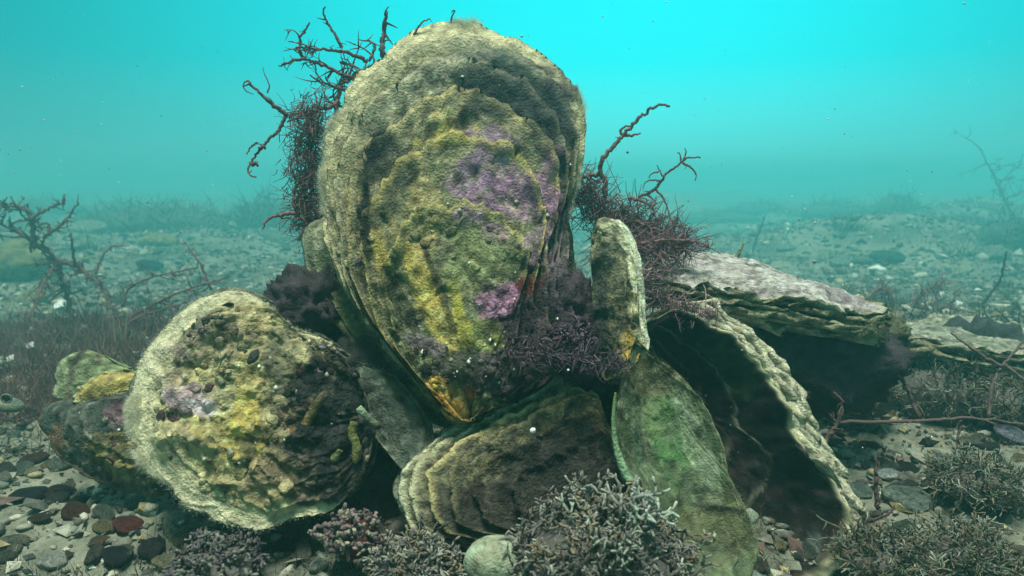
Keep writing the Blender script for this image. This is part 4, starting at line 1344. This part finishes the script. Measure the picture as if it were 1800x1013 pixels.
tuft('grey-green tuft at the right edge beside the violet pebble', P(1775, 720, 0.36), 0.016, 300, MOSS, name='algal_tuft', thick=0.00028, seg=0.005, flat=0.8)
tuft('low brownish tuft at the bottom right corner', P(1690, 985, 0.24), 0.015, 380, MOSS, name='algal_tuft', thick=0.00028, seg=0.0045, flat=0.5)
tuft('low brownish tuft at the bottom beside the dark valve rim', P(1555, 985, 0.23), 0.013, 280, MOSS, name='algal_tuft', thick=0.00028, seg=0.004, flat=0.5)
tuft('olive tuft between the grey-green pebbles and the right edge', P(1720, 860, 0.275), 0.014, 300, MOSS, name='algal_tuft', thick=0.00028, seg=0.0045, flat=0.55)
tuft('purple turf tuft growing on the rock beside the narrow upright oyster', P(1000, 605, 0.249), 0.0062, 90, [(0.06, 0.035, 0.05), (0.09, 0.06, 0.075), (0.04, 0.022, 0.03)], name='algal_tuft', thick=0.0004, seg=0.003, flat=0.8)


# ------------------------------------------------------------------ red algae
RED = (0.14, 0.062, 0.058)
REDB = (0.16, 0.085, 0.075)


def px_line(pts, d0, d1=None, wob=0.0):
    d1 = d0 if d1 is None else d1
    n = len(pts)
    return [P(x, y, d0 + (d1 - d0) * i / max(1, n - 1) + rng.normal() * wob) for i, (x, y) in enumerate(pts)]


def side_twigs(mb, line, n, length, rad, col, lev=1, spread=1.0, tfrom=0.1):
    for _ in range(n):
        k = int(len(line) * rng.uniform(tfrom, 0.98))
        k = min(max(k, 1), len(line) - 2)
        tg = line[k + 1] - line[k - 1]
        tg /= np.linalg.norm(tg) + 1e-9
        d = tg * 0.5 + rng.normal(size=3) * spread
        d /= np.linalg.norm(d)
        L = length * rng.uniform(0.35, 1.2)
        m = 7
        pts = [line[k]]
        cur = rng.normal(size=3) * 0.28
        for i in range(m - 1):
            d = d + cur + rng.normal(size=3) * 0.12
            d /= np.linalg.norm(d)
            pts.append(pts[-1] + d * L / (m - 1))
        mb.tube(pts, np.linspace(rad, rad * 0.25, m), 5, col, None, 0.10)
        if lev > 0:
            side_twigs(mb, np.array(pts), rng.integers(1, 4), length * 0.5, rad * 0.7, col, lev - 1, spread, 0.3)


def alga(label, base, branches, col=RED, group=None, name='red_alga'):
    """branches: (picture points, depth at start, depth at end, root radius, twigs, twig length, twig level)"""
    e = thing(name, label, 'seaweed', base, group)
    for k, (pts, d0, d1, r, tw, tl, lv) in enumerate(branches):
        q = resample(px_line(pts, d0, d1), max(16, 6 * len(pts)), False)
        q[1:-1] += rng.normal(size=(len(q) - 2, 3)) * r * 0.22
        mb = MB()
        mb.tube(q, np.linspace(r * 0.85, r * 0.36, len(q)), 7, col, None, 0.10)
        if tw:
            side_twigs(mb, q, tw, tl, r * 0.42, col, lv)
        mb.build('stem' if k == 0 else 'branch', M_ALGA, e)
    return e


LA = gd(130, 562) / 0.52
alga('spiny branching red alga at the left edge', P(130, 560, 0.52 * LA), [
    ([(130, 560), (112, 500), (92, 450), (58, 425), (20, 400), (-20, 385)], 0.52 * LA, 0.50 * LA, 0.0024 * LA, 46, 0.014 * LA, 1),
    ([(58, 425), (56, 395), (52, 375), (30, 365), (0, 358)], 0.505 * LA, 0.50 * LA, 0.0021 * LA, 36, 0.010 * LA, 1),
    ([(56, 384), (80, 370), (102, 359), (112, 358)], 0.50 * LA, 0.49 * LA, 0.0014 * LA, 14, 0.006 * LA, 0),
    ([(112, 358), (113, 342)], 0.49 * LA, 0.49 * LA, 0.0013 * LA, 4, 0.004 * LA, 0),
    ([(76, 418), (100, 402), (118, 385), (138, 357)], 0.50 * LA, 0.48 * LA, 0.0013 * LA, 25, 0.008 * LA, 0),
    ([(92, 455), (128, 466), (162, 487), (184, 515), (190, 546)], 0.515 * LA, 0.50 * LA, 0.0022 * LA, 34, 0.010 * LA, 1),
    ([(132, 466), (128, 440), (125, 410)], 0.51 * LA, 0.50 * LA, 0.0013 * LA, 8, 0.005 * LA, 0),
    ([(168, 482), (180, 450), (198, 434), (228, 432)], 0.51 * LA, 0.52 * LA, 0.0011 * LA, 8, 0.008 * LA, 0),
    ([(100, 465), (75, 500), (60, 540), (40, 580)], 0.51 * LA, 0.47 * LA, 0.0014 * LA, 25, 0.014 * LA, 1),
    ([(95, 462), (60, 465), (42, 466)], 0.51 * LA, 0.50 * LA, 0.0010 * LA, 5, 0.006 * LA, 0),
    ([(88, 415), (86, 400), (82, 392)], 0.50 * LA, 0.50 * LA, 0.0016 * LA, 7, 0.005 * LA, 0),
])
LB = gd(180, 600) / 0.42
alga('low red alga sprawling behind the round oyster', P(180, 600, 0.42 * LB), [
    ([(215, 540), (225, 510), (260, 490), (310, 478), (345, 470)], 0.47 * LB, 0.48 * LB, 0.0010 * LB, 16, 0.014 * LB, 1),
    ([(225, 560), (280, 530), (340, 505), (400, 490)], 0.45 * LB, 0.46 * LB, 0.0010 * LB, 20, 0.016 * LB, 1),
    ([(372, 510), (355, 470), (335, 440), (325, 425)], 0.46 * LB, 0.47 * LB, 0.0010 * LB, 12, 0.010 * LB, 0),
    ([(180, 600), (240, 560), (300, 540), (360, 520)], 0.42 * LB, 0.44 * LB, 0.0010 * LB, 24, 0.016 * LB, 1),
])
tall = alga('curling dark red alga rising behind the upper left of the tallest oyster', P(595, 200, 0.315), [
    ([(590, 210), (594, 175), (600, 150), (625, 135), (648, 120), (668, 105)], 0.315, 0.33, 0.0014, 18, 0.016, 1),
    ([(670, 98), (672, 70), (676, 45), (679, 20)], 0.325, 0.325, 0.0016, 6, 0.007, 0),
    ([(645, 108), (615, 95), (580, 88), (550, 86), (520, 84)], 0.318, 0.31, 0.0011, 8, 0.012, 1),
    ([(600, 84), (590, 62), (576, 40), (568, 22), (572, 12)], 0.315, 0.31, 0.0009, 3, 0.005, 0),
    ([(640, 145), (600, 130), (560, 112), (535, 103), (527, 90), (530, 65), (544, 40)], 0.315, 0.31, 0.0011, 12, 0.012, 1),
    ([(535, 103), (515, 107), (490, 116)], 0.31, 0.308, 0.0009, 6, 0.006, 0),
    ([(610, 160), (580, 150), (555, 140), (545, 132)], 0.315, 0.31, 0.0009, 10, 0.010, 1),
    ([(648, 108), (660, 80), (640, 72), (632, 70)], 0.32, 0.32, 0.0008, 6, 0.008, 0),
    ([(600, 110), (625, 118), (645, 135), (640, 150)], 0.318, 0.31, 0.0008, 10, 0.010, 1),
    ([(595, 178), (580, 188), (555, 195), (505, 215)], 0.315, 0.30, 0.0010, 6, 0.008, 0),
])
alga('bent red alga stalk reaching left of the tallest oyster', P(505, 205, 0.30), [
    ([(560, 195), (530, 198), (504, 204)], 0.305, 0.30, 0.0010, 3, 0.006, 0),
    ([(504, 201), (480, 184), (455, 162), (436, 142)], 0.30, 0.295, 0.0012, 4, 0.004, 0),
    ([(436, 142), (428, 148), (432, 160), (446, 166)], 0.295, 0.295, 0.0004, 0, 0, 0),
    ([(502, 205), (488, 232), (470, 248), (450, 272), (436, 296), (438, 306), (450, 312)], 0.30, 0.295, 0.0009, 4, 0.004, 0),
    ([(452, 250), (440, 260), (434, 272)], 0.296, 0.296, 0.0006, 0, 0, 0),
    ([(470, 164), (473, 150), (465, 130), (462, 118)], 0.297, 0.297, 0.0004, 0, 0, 0),
    ([(456, 262), (462, 258), (466, 262)], 0.296, 0.296, 0.0011, 0, 0, 0),
    ([(443, 290), (449, 287), (452, 292)], 0.295, 0.295, 0.0012, 0, 0, 0),
])

alga('thin red threads sprouting from the top of the tallest oyster', P(740, 52, 0.288), [
    ([(728, 62), (735, 48), (745, 38), (756, 33)], 0.290, 0.288, 0.0006, 1, 0.003, 0),
    ([(792, 38), (795, 28), (799, 19), (793, 22)], 0.292, 0.290, 0.0005, 1, 0.003, 0)])


def mat_of_twigs(label, pts, rad, n, length, r, col, base, d0, d1, name='red_alga', col2=None):
    """a dense cushion of fine twigs round a line"""
    e = thing(name, label, 'seaweed', base)
    q = resample(px_line(pts, d0, d1), 60, False)
    mb = MB()
    mb.tube(q, r * 1.6, 6, col, None, 0.2)
    mb.build('stem', M_ALGA, e)
    mb = MB()
    for _ in range(n):
        k = rng.integers(0, len(q))
        p = q[k] + rng.normal(size=3) * rad * 0.55
        d = rng.normal(size=3)
        d /= np.linalg.norm(d)
        cur = rng.normal(size=3) * 0.85
        P_ = [p]
        L = length * rng.uniform(0.4, 1.3)
        for i in range(5):
            d = d + cur + rng.normal(size=3) * 0.2
            d /= np.linalg.norm(d)
            P_.append(P_[-1] + d * L / 5)
        c = np.array(col) * rng.uniform(0.6, 1.5) if (col2 is None or rng.random() < 0.6) else np.array(col2) * rng.uniform(0.7, 1.3)
        mb.tube(P_, np.linspace(r, r * 0.35, 6), 4, c)
    mb.build('twigs', M_ALGA, e)
    return e


mat_of_twigs('dense dark red weed hanging against the left side of the tallest oyster', [(548, 190), (545, 250), (548, 310), (545, 370), (552, 410)], 0.0075, 1700, 0.008, 0.00022, RED, P(548, 410, 0.305), 0.305, 0.305)
alga('red alga stalk curling off the dense weed left of the tallest oyster', P(540, 420, 0.296), [
    ([(536, 430), (532, 412), (540, 398), (528, 380), (520, 372)], 0.296, 0.296, 0.0011, 3, 0.006, 0),
    ([(520, 374), (495, 378), (472, 386), (462, 402)], 0.296, 0.292, 0.0010, 2, 0.004, 0),
    ([(520, 372), (516, 350), (520, 320), (512, 296)], 0.296, 0.296, 0.0008, 6, 0.007, 0),
])
mat_of_twigs('tangle of purple-red weed behind the narrow upright oyster', [(1010, 330), (1040, 360), (1075, 380), (1110, 395), (1150, 410), (1180, 425)], 0.0070, 1050, 0.012, 0.00023, (0.13, 0.065, 0.062), P(1080, 430, 0.300), 0.300, 0.302, col2=(0.19, 0.10, 0.11))
mat_of_twigs('purple-red weed mat lying on the hinge of the flat oyster', [(1060, 440), (1110, 440), (1150, 440), (1190, 432), (1215, 425)], 0.0045, 560, 0.010, 0.00024, (0.16, 0.075, 0.085), P(1130, 450, 0.292), 0.280, 0.290, col2=(0.24, 0.14, 0.15))
mat_of_twigs('purple-red weed hanging at the right of the narrow upright oyster', [(1150, 470), (1145, 500), (1150, 530), (1200, 540), (1250, 560)], 0.0040, 380, 0.007, 0.00024, (0.17, 0.09, 0.10), P(1150, 560, 0.268), 0.268, 0.268, col2=(0.30, 0.22, 0.22))
mat_of_twigs('fine purple weed trailing across the foot of the tallest oyster', [(890, 622), (935, 622), (985, 628), (1040, 635), (1085, 640)], 0.0040, 300, 0.005, 0.0003, (0.06, 0.035, 0.045), P(980, 665, 0.240), 0.240, 0.236, col2=(0.12, 0.08, 0.10))
alga('thick bare red stalk with bent tip rising right of the tallest oyster', P(1060, 330, 0.302), [
    ([(1065, 345), (1062, 320), (1055, 303), (1060, 280), (1078, 258), (1098, 235), (1120, 212), (1142, 192), (1160, 184), (1177, 187)], 0.302, 0.292, 0.0014, 0, 0, 0),
    ([(1055, 305), (1030, 310), (1008, 326), (995, 340)], 0.302, 0.300, 0.0012, 8, 0.010, 1),
    ([(1098, 238), (1112, 238), (1126, 234)], 0.297, 0.295, 0.0009, 0, 0, 0),
    ([(1096, 240), (1090, 230), (1100, 222), (1112, 222)], 0.297, 0.297, 0.0008, 0, 0, 0),
], (0.16, 0.095, 0.075))
alga('slender forked red sprig right of the bare red stalk', P(1125, 345, 0.31), [
    ([(1122, 346), (1145, 337), (1160, 322), (1172, 305), (1190, 292), (1206, 279), (1220, 277), (1231, 278)], 0.31, 0.305, 0.00085, 4, 0.004, 0),
    ([(1200, 284), (1206, 268), (1204, 260)], 0.305, 0.305, 0.0005, 0, 0, 0),
    ([(1197, 286), (1195, 270), (1190, 269)], 0.305, 0.305, 0.0005, 0, 0, 0),
    ([(1200, 286), (1216, 296), (1224, 308), (1222, 318)], 0.305, 0.303, 0.0006, 1, 0.003, 0),
    ([(1168, 313), (1160, 302), (1155, 290)], 0.307, 0.307, 0.0005, 0, 0, 0),
    ([(1158, 302), (1145, 306), (1141, 314)], 0.307, 0.307, 0.0005, 0, 0, 0),
    ([(1160, 318), (1145, 317), (1134, 322), (1130, 333)], 0.308, 0.306, 0.0005, 1, 0.003, 0),
    ([(1153, 334), (1166, 348), (1174, 370), (1182, 394)], 0.309, 0.305, 0.0006, 4, 0.006, 0),
    ([(1138, 343), (1150, 352), (1156, 358)], 0.309, 0.307, 0.0005, 0, 0, 0),
])
alga('curled red weed stems draped over the hinge of the flat oyster', P(1170, 440, 0.287), [
    ([(1100, 432), (1150, 424), (1190, 422), (1220, 424), (1243, 432), (1246, 440)], 0.280, 0.285, 0.0009, 12, 0.010, 1),
    ([(1120, 390), (1140, 400), (1170, 408), (1190, 398), (1198, 400)], 0.292, 0.290, 0.0009, 8, 0.008, 1),
    ([(1105, 350), (1125, 352), (1145, 365), (1152, 385)], 0.300, 0.295, 0.0009, 8, 0.008, 1),
    ([(1165, 420), (1160, 445), (1170, 470), (1190, 480)], 0.283, 0.278, 0.0008, 10, 0.009, 1),
], (0.17, 0.085, 0.09))
alga('crossing red stems in front of the green tuft at right', P(1745, 730, 0.30), [
    ([(1470, 742), (1560, 741), (1640, 738), (1720, 736), (1810, 748), (1880, 752)], 0.29, 0.30, 0.0010, 8, 0.008, 1),
    ([(1738, 735), (1744, 680), (1758, 650), (1790, 610), (1830, 570)], 0.298, 0.31, 0.0010, 8, 0.006, 1),
    ([(1762, 645), (1720, 620), (1690, 600), (1672, 585)], 0.302, 0.31, 0.0010, 3, 0.006, 0),
    ([(1766, 640), (1800, 668), (1830, 684)], 0.302, 0.29, 0.0009, 2, 0.006, 0),
    ([(1615, 735), (1598, 690), (1580, 660), (1560, 632), (1545, 610)], 0.295, 0.305, 0.0012, 3, 0.007, 0),
    ([(1588, 668), (1560, 650), (1520, 648)], 0.298, 0.30, 0.0009, 3, 0.007, 0),
    ([(1450, 780), (1475, 735), (1480, 705), (1465, 690)], 0.28, 0.285, 0.0010, 8, 0.006, 1),
    ([(1690, 740), (1683, 770), (1680, 800)], 0.297, 0.295, 0.0008, 4, 0.006, 0),
], (0.095, 0.058, 0.052))
alga('dark bent twig standing between the bright white and the grey-green pebbles', P(1545, 890, 0.262), [
    ([(1545, 895), (1540, 860), (1541, 825), (1538, 800)], 0.262, 0.268, 0.0012, 2, 0.004, 0),
    ([(1500, 908), (1530, 913), (1560, 905), (1572, 890)], 0.256, 0.262, 0.0010, 2, 0.005, 0),
], (0.07, 0.035, 0.035))
LC = gd(1722, 540) / 0.62
alga('thin upright stalk standing on the sea bed at far right', P(1722, 540, 0.62 * LC), [
    ([(1722, 540), (1740, 518), (1756, 495), (1764, 470), (1770, 442)], 0.62 * LC, 0.60 * LC, 0.0017 * LC, 2, 0.006 * LC, 0)], (0.07, 0.05, 0.05))
LD = gd(1322, 446) / 0.75
alga('thin stalk standing beyond the flat oyster', P(1322, 446, 0.75 * LD), [
    ([(1322, 446), (1330, 420), (1338, 398), (1346, 377)], 0.75 * LD, 0.72 * LD, 0.0016 * LD, 3, 0.008 * LD, 0)], (0.09, 0.07, 0.06))
alga('short greenish stub sprouting from the back of the flat oyster', P(1296, 452, 0.335), [
    ([(1294, 456), (1300, 442), (1307, 428)], 0.335, 0.335, 0.0012, 1, 0.003, 0)], (0.20, 0.20, 0.10))
LE = gd(1790, 408) / 1.0
alga('faint feathery alga in the haze at the far right', P(1790, 408, 1.0 * LE), [
    ([(1790, 400), (1765, 350), (1752, 320), (1735, 285), (1722, 262)], 1.0 * LE, 1.0 * LE, 0.0022 * LE, 12, 0.05 * LE, 1),
    ([(1755, 325), (1780, 300), (1800, 288)], 1.0 * LE, 1.0 * LE, 0.0015 * LE, 8, 0.04 * LE, 1),
    ([(1765, 350), (1800, 335), (1830, 310)], 1.0 * LE, 0.98 * LE, 0.0015 * LE, 10, 0.04 * LE, 1),
], (0.10, 0.07, 0.06))
LF = gd(1520, 545) / 0.42
alga('low red weed with arched stem behind the tip of the flat oyster', P(1520, 545, 0.42 * LF), [
    ([(1520, 540), (1530, 518), (1545, 508), (1562, 512), (1570, 525)], 0.42 * LF, 0.42 * LF, 0.0013 * LF, 20, 0.010 * LF, 1),
    ([(1575, 550), (1600, 535), (1640, 505), (1660, 490)], 0.44 * LF, 0.46 * LF, 0.0009 * LF, 26, 0.016 * LF, 1),
    ([(1590, 552), (1640, 545), (1680, 530)], 0.42 * LF, 0.46 * LF, 0.0009 * LF, 26, 0.016 * LF, 1),
], (0.16, 0.08, 0.08))


# ------------------------------------------------------------------ weed bushes out in the haze
def bush(px, py, wpx, hpx, label, d=None, col=(0.085, 0.10, 0.08), n=1500):
    p = G(px, py)
    if d is not None:
        p = P(px, py, d)
    y = p[1]
    w, h = wpx / FPX * y / 2, hpx / FPX * y
    e = thing('weed_bush', label, 'seaweed', p, 'weed bushes in the haze')
    mb = MB()
    q = rng.normal(size=(n, 3)) * np.array((0.5 * w, 0.5 * w, 0.0)) + p
    q[:, 2] = p[2] - 0.01
    d_ = rng.normal(size=(n, 3)) * 0.8
    d_[:, 2] = 0.25 + np.abs(d_[:, 2])
    q[:, 2] += np.abs(rng.normal(size=n)) * h * 0.35 * np.exp(-((q[:, 0] - p[0]) / (w * 0.7)) ** 2)
    d_ /= np.linalg.norm(d_, axis=1)[:, None]
    mb.blades(q, d_, h * rng.uniform(0.15, 0.6, n), h * 0.022, np.array(col) * rng.uniform(0.6, 1.5, (n, 1)))
    mb.build('fronds', M_TURF, e, False)
    mb = MB()
    V, F = ico(3, int(px) % 40, 0.35, 1.0)
    mb.add(p + V * np.array((w * 0.75, w * 0.6, h * 0.55)), None, F, np.array(col) * 0.9)
    mb.build('cushion', M_TURF, e)
    return e


bush(300, 400, 250, 55, 'wide dark weed bush in the haze left of the tallest oyster')
bush(200, 405, 130, 50, 'dark weed bush in the haze above the left red alga')
bush(470, 395, 150, 62, 'dark weed bush in the haze right behind the bent red stalk')
bush(80, 370, 120, 30, 'faint weed bush in the haze at the far left')
bush(1580, 375, 90, 40, 'small dark weed bush standing up in the haze at right')
bush(1470, 372, 160, 36, 'wide faint weed bush in the haze beyond the tip of the flat oyster')
bush(1340, 372, 120, 26, 'faint low weed bush in the haze right of the forked sprig')
bush(1250, 390, 140, 24, 'low weed bush in the haze just right of the red tangle')
bush(1780, 430, 120, 60, 'dark weed bush in the haze at the right edge')
bush(1690, 395, 90, 26, 'small faint weed bush in the haze left of the right edge')

# ------------------------------------------------------------------ specks drifting in the water
def drift():
    mb = MB()
    o8 = np.array([(1, 0, 0), (-1, 0, 0), (0, 1, 0), (0, -1, 0), (0, 0, 1), (0, 0, -1)], float)
    f8 = np.array([(0, 2, 4), (2, 1, 4), (1, 3, 4), (3, 0, 4), (2, 0, 5), (1, 2, 5), (3, 1, 5), (0, 3, 5)])
    for _ in range(1500):
        y = rng.uniform(0.2, 1.4)
        p = np.array((rng.uniform(-0.8, 0.8) * y, y, rng.uniform(0.01, 0.27)))
        mb.add(p + o8 * 0.00055 * np.exp(rng.normal(-0.7, 0.6)) * (0.4 + y), None, f8, np.array((0.55, 0.62, 0.6)) * rng.uniform(0.15, 1.4))
    tag(mb.build('drifting_specks', M_FUZZ), 'tiny pale specks drifting in the water', 'specks', None, 'stuff')


drift()

# ------------------------------------------------------------------ the murky water itself
def haze():
    x0, x1, y0, y1, z0, z1 = -26, 26, -2.0, 16, -1.5, 0.36
    V = np.array([(x, y, z) for x in (x0, x1) for y in (y0, y1) for z in (z0, z1)], float)
    Q = np.array([(0, 1, 3, 2), (4, 6, 7, 5), (0, 4, 5, 1), (2, 3, 7, 6), (0, 2, 6, 4), (1, 5, 7, 3)])
    me = mesh_from('haze', V, Q, None, None, False)
    m = bpy.data.materials.new('murky water')
    m.use_nodes = True
    n, l = m.node_tree.nodes, m.node_tree.links
    n.clear()
    out = n.new('ShaderNodeOutputMaterial')
    pv = n.new('ShaderNodeVolumePrincipled')
    pv.inputs['Color'].default_value = (0.36, 0.99, 0.99, 1)
    pv.inputs['Density'].default_value = 0.31
    pv.inputs['Anisotropy'].default_value = 0.7
    for a in ('Density Attribute', 'Color Attribute', 'Temperature Attribute'):
        pv.inputs[a].default_value = ''
    l.new(pv.outputs[0], out.inputs['Volume'])
    o = link('haze', me, m)
    tag(o, 'murky turquoise water over the sea bed', 'haze', None, 'stuff')


haze()
